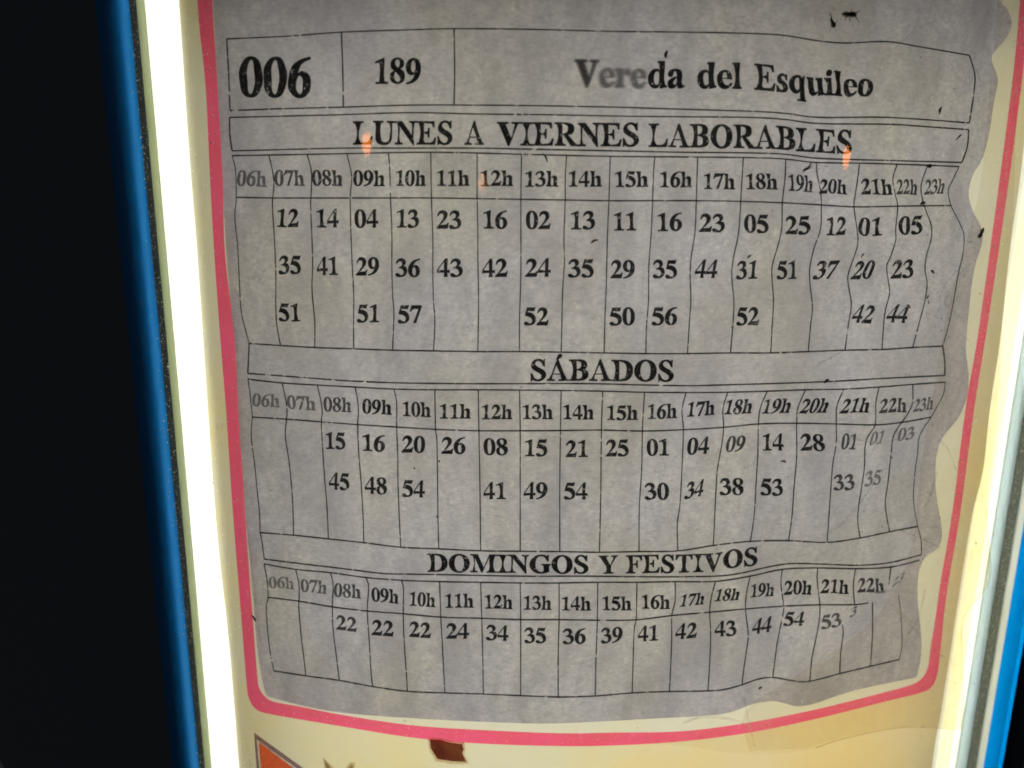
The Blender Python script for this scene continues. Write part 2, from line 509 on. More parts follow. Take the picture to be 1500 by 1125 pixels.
def tint_mat(name, col, soft=0.0):
    m, nt, out = newmat(name)
    c = mixcol(nt, ramp(nt, noise(nt, 500, 3), [(0.35, 0.0), (0.7, 1.0)]), col, [x * .82 for x in col])
    nt.links.new(mix_sh(nt, 0.9, bsdf(nt, 'ShaderNodeBsdfTransparent', c), bsdf(nt, 'ShaderNodeBsdfTranslucent', c)), out.inputs[0])
    return m
M_orange = tint_mat('orange_print', (1.0, 0.19, 0.10))
M_plum = tint_mat('dark_plum_print', (0.36, 0.25, 0.36))
M_pale = tint_mat('pale_print', (0.92, 0.9, 0.98))
M_letter = tint_mat('faded_brown_print', (0.55, 0.46, 0.37))
em = flat_patch('emblem', [(379, 1086), (432, 1126), (470, 1156), (386, 1165)], .00055, M_orange, card)
flat_patch('emblem_outline', [(372, 1073), (440, 1122), (500, 1167), (494, 1168), (438, 1128), (376, 1083), (384, 1168), (379, 1168)], .00075, M_plum, em)
flat_patch('emblem_outline', [(376.5, 1083), (438, 1128), (488, 1166), (472, 1160), (432, 1128), (380, 1089), (387, 1166), (384, 1168)], .00065, M_pale, em)
M_letter2 = tint_mat('faded_brown_print', (0.72, 0.64, 0.54))
for big, small, off in (([(473, 1109), (490, 1126), (496, 1142), (473, 1142), (475, 1124)], [(475, 1113), (486, 1127), (491, 1140), (477, 1140), (478, 1126)], .0006),
                        ([(508, 1123), (513, 1117), (520, 1117), (519, 1127), (512, 1142), (500, 1142)], [(511, 1125), (514, 1120), (517, 1121), (516, 1126), (509, 1140), (503, 1140)], .0006)):
    lt = flat_patch('lettering', big, off, M_letter2, card)
    flat_patch('lettering_core', small, off + .0001, M_letter, lt)

# a scrap of brown tape on the card
m, nt, out = newmat('brown_tape_film')
c = mixcol(nt, ramp(nt, noise(nt, 120, 3), [(0.35, 0.0), (0.65, 1.0)]), (0.17, 0.05, 0.055), (0.30, 0.12, 0.08))
nt.links.new(mix_sh(nt, 0.6, bsdf(nt, 'ShaderNodeBsdfTransparent', c), bsdf(nt, 'ShaderNodeBsdfTranslucent', c)), out.inputs[0])
M_tape = m
tp = flat_patch('tape_scrap', [(630, 1083), (646, 1084), (660, 1088), (677, 1090), (679, 1098), (677, 1103), (683, 1116), (662, 1115), (641, 1112), (636, 1104), (631, 1096)], .0008, M_tape, None)
flat_patch('tape_halo', [(627, 1080), (647, 1081), (662, 1085), (680, 1087), (682, 1098), (680, 1104), (687, 1119), (661, 1119), (638, 1115), (633, 1105), (628, 1097)], .0007, tint_mat('halo_brown', (0.80, 0.66, 0.55)), tp)  # wider faint patch added to soften the tape's outline
tag(tp, 'small scrap of brown tape stuck under the pink-red border line at the bottom', 'tape')

# ------------------------------------------------------------------ the timetable sheet
pap_l = [(300, -220), (306, -100), (312, 0), (318, 120), (325, 240), (329, 330), (333, 390), (340, 465), (344, 500), (347, 560), (350, 620), (355, 690), (360, 760), (366, 820), (371, 880), (376, 940), (382, 985), (388, 1014)]
pap_b = [(391, 1020), (440, 1033), (500, 1044), (600, 1052), (700, 1057), (790, 1060), (860, 1058), (950, 1053), (1040, 1048), (1075, 1042), (1100, 1032), (1132, 1027), (1152, 1031), (1170, 1035), (1195, 1030), (1230, 1018), (1270, 1007), (1340, 993)]
pap_r = [(1344, 988), (1350, 955), (1348, 915), (1344, 875), (1346, 838), (1356, 816), (1374, 803), (1380, 785), (1378, 762), (1373, 735), (1370, 700), (1373, 662), (1383, 638), (1404, 612), (1416, 582), (1419, 548), (1415, 512), (1419, 460), (1426, 400), (1434, 372), (1440, 348), (1435, 328), (1425, 308), (1419, 284), (1425, 256), (1440, 231), (1450, 190), (1456, 150), (1462, 116), (1455, 95), (1454, 80), (1474, 56), (1482, 33), (1475, 12), (1466, 0), (1470, -60), (1485, -220)]
outline = catmull(pap_l, 3)[:-1] + catmull(pap_b, 3) + catmull(pap_r, 4)
def paper_sz(px, py, lift=0.0):
    off = PAPER_OFF
    for _ in range(3):
        s, z = hit(px, py, off + lift)
        off = PAPER_OFF + paper_disp(s, z)
    return s, z
v2, tris = cdt_sheet([paper_sz(*p) for p in outline], 0.0042)
v3 = [P(p.x, p.y, PAPER_OFF + paper_disp(p.x, p.y)) for p in v2]
sheet = thing('timetable_sheet', 'grey wrinkled paper bus timetable with black columns of times, wavy along its right edge', 'timetable', P(.02, hit(820, 1060)[1], .001))
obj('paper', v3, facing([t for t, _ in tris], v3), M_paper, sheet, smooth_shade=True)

# ---- ruled lines
class Lines:
    def __init__(self):
        self.v, self.f = [], []
    def add(self, pts, wpx=2.0, n=5):
        wpx *= 1.12
        pp = catmull(pts, n)
        b = len(self.v)
        L = len(pp)
        for i, p in enumerate(pp):
            a, c = pp[max(0, i - 1)], pp[min(L - 1, i + 1)]
            dx, dy = c[0] - a[0], c[1] - a[1]
            l = math.hypot(dx, dy) or 1
            ww = wpx * random.uniform(.42, .58)
            nx, ny = -dy / l * ww, dx / l * ww
            self.v.append(on_paper(p[0] + nx, p[1] + ny, INK_OFF))
            self.v.append(on_paper(p[0] - nx, p[1] - ny, INK_OFF))
        for i in range(L - 1):
            self.f.append([b + 2 * i, b + 2 * i + 1, b + 2 * i + 3, b + 2 * i + 2])
    def build(self, name, parent):
        return obj(name, self.v, facing(self.f, self.v), M_line, parent)

hb = Lines()
hb.add([(332, 57), (420, 53), (501, 47), (590, 44), (665, 42), (780, 43), (900, 46), (1000, 47), (1100, 49), (1150, 52), (1200, 60), (1240, 63), (1300, 61), (1350, 69), (1420, 81)])
hb.add([(1420, 81), (1428, 110), (1426, 140), (1420, 180)])
hb.add([(337, 162), (420, 159), (500, 157), (600, 154), (700, 154), (800, 155), (900, 157), (1000, 160), (1100, 163), (1150, 166), (1200, 172), (1300, 172), (1420, 180)])
hb.add([(332, 57), (335, 110), (337, 162)])
hb.add([(500, 48), (502, 100), (503, 157)])
hb.add([(665, 42), (666, 100), (665, 154)])
header = hb.build('heading_box', sheet)

t1 = Lines()
t1.add([(336, 172), (420, 170), (500, 168), (600, 165), (700, 167), (800, 168), (900, 170), (1000, 171), (1100, 172), (1150, 175), (1200, 181), (1300, 182), (1350, 185), (1419, 190)])
t1.add([(340, 221), (420, 219), (500, 217), (600, 217), (700, 217), (800, 219), (900, 221), (1000, 223), (1100, 224), (1150, 226), (1200, 232), (1300, 235), (1409, 238)])
t1.add([(336, 172), (337, 200), (340, 221)]); t1.add([(1419, 190), (1417, 215), (1409, 238)])
t1.add([(340, 228), (400, 227), (512, 225), (634, 223), (765, 226), (893, 229), (1021, 230), (1100, 231), (1150, 233), (1195, 238), (1260, 239), (1330, 241), (1405, 244)])
t1.add([(346, 289), (400, 290), (455, 290), (512, 290), (572, 290), (632, 290), (700, 291), (829, 293), (893, 294), (957, 294), (1021, 294), (1085, 295), (1147, 297), (1200, 300), (1252, 303), (1315, 302), (1393, 301)])
t1.add([(365, 503), (410, 506), (460, 509), (518, 511), (575, 513), (635, 514), (700, 515), (765, 515), (830, 516), (885, 517), (946, 518), (1007, 518), (1070, 517), (1129, 517), (1184, 515), (1238, 513), (1292, 512), (1337, 509), (1381, 507)])
t1.add([(340, 228), (345, 250), (346, 289), (344, 320), (348, 360), (351, 420), (354, 460), (365, 503)], 1.4)
t1.add([(1405, 244), (1395, 265), (1389, 280), (1393, 301), (1405, 325), (1412, 345), (1410, 375), (1404, 400), (1397, 440), (1390, 475), (1381, 507)], 1.3)
for l in ([(394, 228), (400, 255), (401, 275), (399, 300), (402, 350), (404, 400), (404, 450), (406, 480), (411, 506)],
          [(450, 227), (456, 250), (456, 280), (455, 300), (457, 350), (458, 390), (457, 425), (461, 470), (461, 509)],
          [(508, 225), (514, 250), (515, 265), (513, 290), (514, 340), (516, 390), (518, 430), (518, 470), (518, 510)],
          [(569, 224), (571, 250), (572, 290), (574, 340), (574, 390), (575, 430), (577, 460), (575, 512)],
          [(631, 223), (632, 290), (634, 350), (634, 400), (635, 440), (637, 470), (635, 514)],
          [(699, 224), (699, 290), (700, 340), (700, 380), (701, 440), (700, 515)],
          [(764, 226), (763, 290), (763, 350), (763, 400), (761, 470), (761, 515)],
          [(830, 227), (828, 260), (828, 293), (826, 350), (827, 380), (824, 430), (823, 480), (822, 516)],
          [(894, 229), (893, 260), (892, 294), (890, 340), (889, 380), (888, 420), (886, 470), (885, 517)],
          [(959, 230), (957, 260), (956, 294), (954, 340), (951, 380), (950, 410), (950, 440), (947, 480), (946, 518)],
          [(1022, 230), (1021, 260), (1020, 294), (1018, 340), (1012, 380), (1011, 410), (1012, 440), (1010, 470), (1007, 518)],
          [(1089, 231), (1087, 260), (1085, 296), (1082, 340), (1074, 380), (1072, 405), (1075, 440), (1074, 470), (1070, 517)],
          [(1151, 233), (1150, 260), (1146, 297), (1145, 335), (1138, 365), (1131, 390), (1131, 410), (1133, 440), (1131, 480), (1129, 517)],
          [(1196, 238), (1197, 255), (1202, 280), (1203, 300), (1202, 335), (1192, 365), (1186, 395), (1187, 420), (1190, 450), (1187, 480), (1184, 515)],
          [(1259, 239), (1256, 265), (1252, 290), (1251, 305), (1256, 340), (1256, 360), (1248, 385), (1242, 405), (1244, 425), (1247, 448), (1242, 480), (1238, 513)],
          [(1314, 241), (1308, 262), (1311, 283), (1315, 303), (1312, 335), (1312, 352), (1305, 375), (1299, 390), (1301, 410), (1303, 430), (1296, 460), (1292, 512)],
          [(1359, 242), (1350, 268), (1350, 285), (1355, 305), (1364, 330), (1364, 350), (1357, 375), (1355, 395), (1358, 415), (1355, 440), (1346, 475), (1337, 509)]):
    t1.add(l, 1.6)
grid1 = t1.build('timetable_grid', sheet)

t2 = Lines()
t2.add([(365, 503), (364, 525), (363, 547)]); t2.add([(1381, 507), (1384, 530), (1384, 550)])
t2.add([(363, 547), (444, 553), (513, 558), (590, 561), (687, 562), (765, 562), (860, 562), (946, 564), (1007, 565), (1054, 564), (1159, 561), (1233, 558), (1300, 554), (1384, 550)])
t2.add([(363, 555.5), (414, 561), (465, 564), (520, 567), (579, 570), (638, 571), (700, 571), (761, 571.4), (822, 572), (882, 573), (944, 574.6), (1005, 575), (1065, 574.6), (1125, 573), (1181, 571), (1237, 570), (1288, 567), (1338, 563), (1385, 559.7)])
t2.add([(369.5, 611), (420, 614), (471, 618), (524, 622), (581, 625.5), (639, 629), (701.5, 631), (762, 631), (821, 630.7), (881, 630), (942, 631.4), (1001, 629.5), (1060, 626), (1111, 621), (1167, 620), (1225, 621), (1282, 622.4), (1321, 618.7), (1364, 611)])
t2.add([(381, 780), (430, 784), (481, 789.4), (533, 795), (587, 801.6), (642.6, 804), (704, 806.8), (762, 807.5), (820, 808), (878, 809), (936, 808), (993, 807), (1045, 799), (1099, 793), (1155, 792), (1211.6, 794.5), (1260, 788), (1303, 779), (1344.5, 771)])
t2.add([(363, 555), (366, 575), (368, 595), (369.5, 611), (368, 639), (373, 680), (377, 722), (380, 750), (381, 780)], 1.4)
t2.add([(1385, 560), (1382, 577), (1373, 595), (1364, 611), (1353, 627), (1346, 642), (1344, 664), (1340, 694), (1338, 724), (1339.6, 746), (1344.5, 771)], 1.2)
for l in ([(413.5, 562), (418, 583), (420.4, 600.5), (419.7, 614), (418, 639), (423, 673), (426.7, 708), (429, 743), (430, 784)],
          [(465, 565), (470, 587), (472, 604), (470.7, 618), (472, 646), (475, 694), (479, 743), (481, 789)],
          [(520, 567), (524, 587), (525, 604), (524, 622), (525, 656), (529, 708), (532, 760), (533, 795)],
          [(577, 570), (581, 590), (581, 625), (582.6, 666), (583, 708), (585, 760), (587, 801.6)],
          [(637, 571), (638, 629), (640, 645.6), (641, 708), (641.6, 760), (642.6, 804)],
          [(700.5, 571), (701.5, 631), (703, 708), (704, 807)],
          [(761, 571), (762, 631), (762, 715), (762, 807.5)],
          [(822, 572), (821, 631), (820, 708), (820, 808)],
          [(883, 573), (881, 630), (880, 724), (878, 809)],
          [(944, 575), (941, 631), (940, 687), (936.5, 743), (936, 808)],
          [(1005, 575), (999, 601), (1001, 629.5), (999, 687), (996, 739), (992, 769), (993, 807)],
          [(1066, 575), (1059, 599), (1060, 626), (1057, 653), (1051, 687), (1048.5, 724), (1045, 799)],
          [(1124, 573), (1114, 597), (1111, 621), (1110, 668), (1107.5, 709), (1104.5, 757.6), (1099, 793)],
          [(1180, 571), (1169, 597), (1167, 620), (1167, 668), (1163.5, 709), (1160, 757.6), (1155, 792)],
          [(1236, 570), (1226, 595), (1225, 621), (1225, 649), (1220, 679), (1216.5, 724), (1211.6, 794.5)],
          [(1288, 567), (1283, 590), (1282, 622), (1271, 640), (1267, 657), (1266, 687), (1259.4, 731), (1256.4, 761), (1260, 788)],
          [(1337, 563.5), (1336.7, 590), (1328.5, 608), (1315, 627), (1308, 642), (1305, 668), (1300.5, 709), (1296.7, 739), (1303, 779)]):
    t2.add(l, 1.6)
grid2 = t2.build('timetable_grid', sheet)

t3 = Lines()
t3.add([(381, 780), (384, 795), (387, 819)], 1.4); t3.add([(1344, 771), (1349, 790), (1350, 812)], 1.4)
t3.add([(387, 819), (443, 826), (503, 833), (560, 840), (600, 841), (660, 842), (760, 844), (860, 844), (964, 845), (1047, 844), (1085, 839.6), (1123, 831), (1158, 825.7), (1207, 826.4), (1259, 828), (1304, 824), (1350, 812.5)])
t3.add([(386.7, 826), (433, 834), (485, 839), (536.7, 846), (588, 850), (644, 852), (704, 853), (762, 854), (819, 854), (875.6, 853), (933, 853), (989, 852), (1047, 851.7), (1099, 844), (1146, 834), (1198, 832), (1253, 833), (1305, 830.6), (1347, 820.5)])
t3.add([(392.7, 875), (438, 880.7), (487, 889), (538, 895), (590, 899), (645.7, 904), (705.7, 905.7), (763, 907.7), (819, 907.7), (875.6, 908.5), (931, 908), (985, 901.6), (1040, 896.8), (1092, 892), (1148, 888), (1201, 886), (1252, 885.7), (1272, 883)])
t3.add([(401, 982.7), (448, 990), (497, 996.7), (546, 1005.7), (597, 1012.7), (652, 1015), (708, 1016.7), (763, 1019), (818, 1021), (872, 1019.5), (926, 1015), (980.6, 1013), (1037, 1012), (1061, 1010), (1087, 1003), (1110, 995), (1132, 992.4), (1161, 997), (1186, 998), (1231, 986.5), (1275, 976), (1317.5, 966)])
t3.add([(386.7, 826), (390, 843), (392, 857), (392.7, 875), (390, 890), (392, 923), (396, 957), (401, 982.7)], 1.4)
t3.add([(1316, 871), (1319, 894), (1321, 922), (1321, 949), (1317, 966)], 1.1)
for l in ([(433, 834), (438, 857), (438, 881), (437.7, 890), (441, 930), (445, 963), (448, 990)],
          [(484, 839), (488, 857), (486.7, 889), (488, 923), (493, 963), (497, 997)],
          [(536, 846), (540, 860), (538, 895), (541, 940), (543, 977), (545.7, 1005.7)],
          [(588, 850), (591, 863), (590.7, 899), (592, 940), (595, 983), (596.7, 1012.7)],
          [(644, 852), (645.7, 904), (647.7, 940), (650, 983), (651.7, 1015)],
          [(704, 853), (705.7, 906), (707, 957), (708, 1017)],
          [(762, 854), (762.7, 908), (762.7, 1019)],
          [(819, 854), (819, 908), (817.7, 957), (817.7, 1021)],
          [(875.6, 853), (875, 908.5), (873, 963), (872, 1019.5)],
          [(933, 853), (932, 905), (929, 922), (927.6, 963), (926, 1015)],
          [(989, 852), (989, 880), (984, 901.6), (984, 929), (983, 963), (980.6, 1013)],
          [(1048, 852), (1042, 875), (1039.6, 897), (1041, 929), (1040, 963), (1037, 1012)],
          [(1099, 844), (1094, 866), (1092, 892), (1096, 929), (1093, 956), (1089, 984), (1087, 1003)],
          [(1146, 834), (1144, 856), (1148, 888), (1146, 904), (1139, 939), (1135.6, 963), (1132, 992)],
          [(1198, 832), (1197, 849), (1201, 887), (1199.7, 911), (1194.5, 939), (1189, 967), (1186, 998)],
          [(1253, 833), (1250, 859), (1252, 886)], [(1234, 915), (1235, 929), (1231.6, 956), (1230, 986.5)],
          [(1305, 831), (1302, 856)], [(1278, 882), (1278, 929), (1275, 976)]):
    t3.add(l, 1.6)
grid3 = t3.build('timetable_grid', sheet)

# ---- a bold roman alphabet: contours of corner points and (marked ~) smooth points, 1000 units to the em
def ell(cx_, cy_, rx, ry, n=28, e=2.25):
    out = []
    for k in range(n):
        a = 2 * math.pi * k / n
        ca, sa = math.cos(a), math.sin(a)
        out.append((cx_ + rx * math.copysign(abs(ca) ** (2 / e), ca), cy_ + ry * math.copysign(abs(sa) ** (2 / e), sa)))
    return out
def contour(txt):
    pts = []
    for t in txt.split():
        sm = t.endswith('~')
        x, y = t.rstrip('~').split(',')
        pts.append((float(x), float(y), sm))
    n = len(pts)
    out = []
    for i in range(n):
        p, q = pts[i], pts[(i + 1) % n]
        d = math.hypot(q[0] - p[0], q[1] - p[1]) / 3
        def tan(j):
            a, b, c_ = pts[(j - 1) % n], pts[j % n], pts[(j + 1) % n]
            if not b[2]:
                return None
            l1 = math.hypot(b[0] - a[0], b[1] - a[1]) or 1
            l2 = math.hypot(c_[0] - b[0], c_[1] - b[1]) or 1
            tx = (b[0] - a[0]) / l1 * l2 + (c_[0] - b[0]) / l2 * l1
            ty = (b[1] - a[1]) / l1 * l2 + (c_[1] - b[1]) / l2 * l1
            l = math.hypot(tx, ty) or 1
            return tx / l, ty / l
        ta, tb = tan(i), tan(i + 1)
        if ta is None and tb is None:
            out.append(p[:2])
            continue
        c1 = (p[0] + ta[0] * d, p[1] + ta[1] * d) if ta else (p[0] + (q[0] - p[0]) / 3, p[1] + (q[1] - p[1]) / 3)
        c2 = (q[0] - tb[0] * d, q[1] - tb[1] * d) if tb else (q[0] - (q[0] - p[0]) / 3, q[1] - (q[1] - p[1]) / 3)
        for k in range(5):
            t = k / 5
            u = 1 - t
            out.append(tuple(u ** 3 * p[j] + 3 * u * u * t * c1[j] + 3 * u * t * t * c2[j] + t ** 3 * q[j] for j in (0, 1)))
    return out
six = ["465,688 300,650~ 150,560~ 60,420~ 28,275~ 50,130~ 120,30~ 245,-13~ 370,25~ 450,115~ 475,225~ 450,335~ 385,410~ 295,437~ 213,415 250,530~ 340,620~ 468,667",
       "205,375 250,388~ 312,345~ 340,210~ 325,90~ 263,22~ 200,70~ 168,200~ 180,310~"]
serif_i = "16,461 16,435 55,428~ 66,390~ 66,70~ 55,35~ 16,26 16,0 255,0 255,26 218,35~ 206,72~ 206,461"
a_out = "372,690 345,690 110,110~ 75,45~ 9,25 9,0 245,0 245,25 165,40~ 150,75~ 165,130~ 190,195 435,195 475,95~ 480,55~ 460,35~ 398,25 398,0 689,0 689,25 645,40~ 610,95~"
a_in = "205,233 315,500 420,233"
SRC = {
 '0': (500, [ell(250, 337, 226, 350), ell(250, 337, 96, 322)]),
 '1': (500, ["65,590 65,566 150,588~ 190,572~ 202,530~ 202,100~ 190,45~ 145,30~ 82,28 82,0 442,0 442,28 385,32~ 343,50~ 332,105~ 332,688 311,688"]),
 '2': (500, ["48,487 78,580~ 140,658~ 245,688~ 370,645~ 428,530~ 400,420~ 310,300~ 150,127 350,127~ 418,142~ 456,195 478,195 437,0 17,0 17,19 130,150~ 240,300~ 292,440~ 275,545~ 205,588~ 125,560~ 72,487"]),
 '3': (500, ["28,515 60,590~ 125,662~ 225,688~ 340,660~ 398,560~ 380,475~ 320,410 400,370~ 452,300~ 468,215~ 430,95~ 330,15~ 175,-14~ 60,-2~ 16,55~ 30,98~ 75,117~ 130,100~ 195,50~ 250,33~ 320,70~ 352,160~ 330,245~ 255,310~ 148,328 148,342 215,370~ 265,420~ 282,505~ 255,570~ 185,600~ 115,575~ 52,505"]),
 '4': (500, ["475,252 397,252 397,688 320,688 19,242 19,147 268,147 268,0 397,0 397,147 475,147", "268,252 268,561 60,252"]),
 '5': (500, ["135,676 395,676 430,694 444,688 402,555 165,555 148,490 265,470~ 370,415~ 440,330~ 470,225~ 440,105~ 340,15~ 180,-10~ 60,3~ 22,55~ 38,98~ 82,117~ 140,97~ 200,50~ 255,36~ 325,70~ 352,150~ 330,240~ 250,310~ 140,345~ 45,355"]),
 '6': (500, six),
 '7': (500, ["70,676 477,676 477,655 245,0 150,0 355,550 190,550~ 105,530~ 45,455 17,463"]),
 '8': (500, ["250,688~ 370,660~ 440,545~ 415,450~ 335,388~ 430,325~ 472,195~ 430,70~ 250,-13~ 80,50~ 28,165~ 60,270~ 155,340~ 75,420~ 48,525~ 100,640~",
             "250,660~ 310,635~ 335,545~ 320,460~ 285,410~ 200,460~ 158,560~ 185,635~", "185,318~ 275,250~ 345,165~ 355,100~ 320,35~ 250,16~ 180,50~ 140,150~ 150,250~"]),
 'h': (556, ["205,676 16,676 16,650 55,645~ 66,610~ 66,70~ 55,35~ 16,26 16,0 255,0 255,26 217,35~ 207,70~ 207,350 245,385~ 290,398~ 332,375~ 344,310~ 344,70~ 335,35~ 300,26 300,0 536,0 536,26 498,36~ 485,75~ 485,330~ 460,435~ 370,473~ 280,445~ 205,390"]),
 'V': (722, ["16,676 16,651 55,640~ 90,590 350,-18 372,-18 620,590 650,640~ 701,651 701,676 478,676 478,651 545,642~ 570,610~ 560,565 430,225 280,565 268,625~ 290,645~ 345,651 345,676"]),
 'e': (444, ["420,250 410,345~ 355,440~ 240,473~ 110,425~ 35,320~ 25,220~ 55,95~ 130,10~ 225,-14~ 330,15~ 426,114 403,131 340,75~ 275,60~ 205,100~ 160,190~ 157,250", "157,278 300,278 298,380~ 275,430~ 232,443~ 185,410~ 162,340~"]),
 'r': (444, ["29,461 29,435 65,425~ 76,385~ 76,75~ 65,38~ 29,26 29,0 276,0 276,26 230,38~ 217,80~ 217,260 240,335~ 280,372~ 310,360~ 335,325~ 375,312~ 420,335~ 434,385~ 415,445~ 355,473~ 275,435~ 217,345 217,461"]),
 'd': (556, ["305,676 305,650 335,645~ 346,610~ 346,435 300,465~ 225,473~ 120,430~ 50,340~ 25,220~ 55,90~ 125,10~ 215,-14~ 285,5~ 346,65 352,-12 534,22 534,47 500,50~ 487,85~ 487,676", "346,385 310,425~ 265,435~ 205,400~ 172,310~ 168,210~ 190,100~ 245,50~ 300,65~ 346,125"]),
 'a': (500, ["488,42 450,32~ 425,65~ 425,310~ 405,410~ 340,460~ 230,473~ 115,455~ 55,405~ 40,350~ 60,305~ 105,290~ 150,310~ 170,355~ 185,420~ 225,440~ 270,425~ 288,370~ 288,295 160,240~ 60,175~ 25,95~ 50,20~ 125,-14~ 210,10~ 288,65 305,10~ 365,-14~ 430,0~ 488,30", "288,262 215,215~ 168,150~ 170,85~ 210,58~ 250,70~ 288,105"]),
 'l': (278, ["205,676 16,676 16,650 55,643~ 66,605~ 66,70~ 55,35~ 16,26 16,0 255,0 255,26 218,35~ 206,72~"]),
 'i': (278, [serif_i, ell(136, 613, 79, 79, 18, 2)]),
 'u': (556, ["205,461 16,461 16,435 52,428~ 64,385~ 64,135~ 85,30~ 180,-14~ 265,15~ 345,95 345,-8 430,10 537,18 537,45 500,50~ 487,85~ 487,461 295,461 295,435 335,428~ 346,390~ 346,135 300,85~ 255,68~ 215,90~ 205,150~"]),
 's': (389, ["322,473 303,473 285,455 210,473~ 90,440~ 40,345~ 65,265~ 150,205~ 225,155~ 245,95~ 225,50~ 180,25~ 115,55~ 52,150 30,150 30,-13 50,-13 75,6 180,-14~ 310,20~ 361,125~ 330,205~ 230,275~ 150,330~ 138,380~ 160,425~ 205,440~ 260,415~ 312,325 334,325"]),
 'q': (556, ["487,473 455,473 420,425 350,462~ 250,473~ 130,425~ 55,330~ 34,210~ 60,90~ 130,10~ 215,-14~ 285,10~ 346,70 346,-110~ 335,-165~ 285,-177 285,-203 536,-203 536,-177 500,-165~ 487,-120~", "346,385 315,425~ 270,435~ 210,395~ 178,300~ 176,200~ 200,105~ 250,58~ 300,72~ 346,125"]),
 'o': (500, [ell(250, 230, 225, 243), ell(250, 230, 90, 212)]),
 'E': (667, ["16,676 16,651 75,645~ 93,605~ 93,70~ 75,32~ 16,25 16,0 605,0 641,185 612,185 565,90~ 495,45~ 380,36 285,36~ 252,60~ 252,325 300,325~ 370,305~ 395,215 420,215 420,480 395,480 370,385~ 300,362~ 252,362 252,640 400,640~ 510,620~ 560,515 588,515 580,676"]),
 'L': (667, ["19,676 19,651 75,645~ 95,605~ 95,70~ 78,32~ 19,25 19,0 605,0 638,225 610,225 560,110~ 490,50~ 380,36 290,36~ 255,60~ 254,605~ 275,645~ 345,651 345,676"]),
 'U': (722, ["16,676 16,651 75,645~ 92,600~ 92,260~ 115,95~ 215,5~ 370,-19~ 520,15~ 600,110~ 617,260~ 617,560~ 635,635~ 701,651 701,676 475,676 475,651 550,635~ 572,560~ 572,250~ 545,110~ 470,48~ 385,35~ 290,70~ 255,170~ 252,600~ 270,645~ 335,651 335,676"]),
 'N': (722, ["16,676 16,651 60,640~ 110,590 110,115~ 90,45~ 20,25 20,0 245,0 245,25 175,45~ 155,115~ 155,535 605,-18 627,-18 627,560~ 645,635~ 701,651 701,676 490,676 490,651 560,635~ 580,560~ 580,260 240,676"]),
 'S': (556, ["483,692 460,692 430,662 360,685~ 290,692~ 130,640~ 60,500~ 85,405~ 170,330~ 300,255~ 370,190~ 380,130~ 345,50~ 265,17~ 160,50~ 62,220 38,220 38,-19 60,-19 92,10 170,-8~ 270,-19~ 440,40~ 513,180~ 480,285~ 400,355~ 240,445~ 175,510~ 165,565~ 200,635~ 265,656~ 370,615~ 455,475 480,475"]),
 'A': (722, [a_out, a_in]),
 'Á': (722, [a_out, a_in, "318,712 345,712 480,810~ 475,860~ 420,865~"]),
 'I': (389, ["20,676 20,651 85,643~ 115,600~ 115,75~ 88,33~ 20,25 20,0 370,0 370,25 300,33~ 273,75~ 273,600~ 302,643~ 370,651 370,676"]),
 'R': (722, ["26,676 26,651 80,643~ 100,600~ 100,75~ 82,33~ 26,25 26,0 350,0 350,25 280,33~ 260,75~ 260,320 285,320 525,0 715,0 715,25 670,40~ 630,85 440,325 545,365~ 600,430~ 612,500~ 575,615~ 470,665~ 340,676", "260,640 340,638~ 415,605~ 440,500~ 415,400~ 340,360~ 260,357"]),
 'B': (667, ["16,676 16,651 75,643~ 95,600~ 95,75~ 78,33~ 16,25 16,0 370,0 520,35~ 600,110~ 619,190~ 585,290~ 510,340~ 420,358 510,385~ 570,450~ 580,510~ 540,620~ 440,668~ 330,676", "255,640 320,640 395,610~ 415,515~ 390,415~ 320,375~ 255,372", "255,335 330,333 420,295~ 447,190~ 420,80~ 340,38~ 255,45"]),
 'O': (778, [ell(389, 336, 354, 355, 32, 2.05), ell(389, 336, 182, 322, 28, 2.1)]),
 'D': (722, ["14,676 14,651 75,643~ 95,600~ 95,75~ 78,33~ 14,25 14,0 330,0 500,30~ 640,150~ 690,340~ 640,530~ 510,640~ 330,676", "255,640 320,638 430,600~ 495,480~ 510,340~ 490,190~ 425,80~ 320,38 255,45"]),
 'M': (944, ["14,676 14,651 85,643~ 105,595~ 105,115~ 85,45~ 14,25 14,0 240,0 240,25 170,45~ 150,115~ 150,560 400,0 420,0 665,570 665,75~ 645,33~ 585,25 585,0 921,0 921,25 860,33~ 838,75~ 838,600~ 858,643~ 921,651 921,676 680,676 470,195 260,676"]),
 'G': (778, ["680,691 655,691 625,662 530,685~ 430,691~ 230,640~ 90,500~ 37,335~ 90,160~ 220,30~ 420,-19~ 580,5~ 700,55 700,240~ 715,290~ 755,307 755,333 440,333 440,307 510,295~ 530,245~ 530,70 500,30~ 430,18~ 310,70~ 235,200~ 220,345~ 240,510~ 310,620~ 420,655~ 540,620~ 660,460 683,460"]),
 'Y': (722, ["15,676 15,651 60,640~ 100,590 290,275 290,75~ 270,33~ 200,25 200,0 540,0 540,25 472,33~ 450,75~ 450,300 610,570 645,635~ 699,651 699,676 495,676 495,651 555,640~ 575,605~ 560,555 425,325 295,560 280,615~ 300,643~ 350,651 350,676"]),
 'F': (611, ["16,676 16,651 75,645~ 93,605~ 93,75~ 75,33~ 16,25 16,0 340,0 340,25 270,33~ 252,75~ 252,320 300,320~ 370,300~ 395,210 420,210 420,475 395,475 370,380~ 300,357~ 252,357 252,640 390,640~ 500,615~ 555,500 583,500 578,676"]),
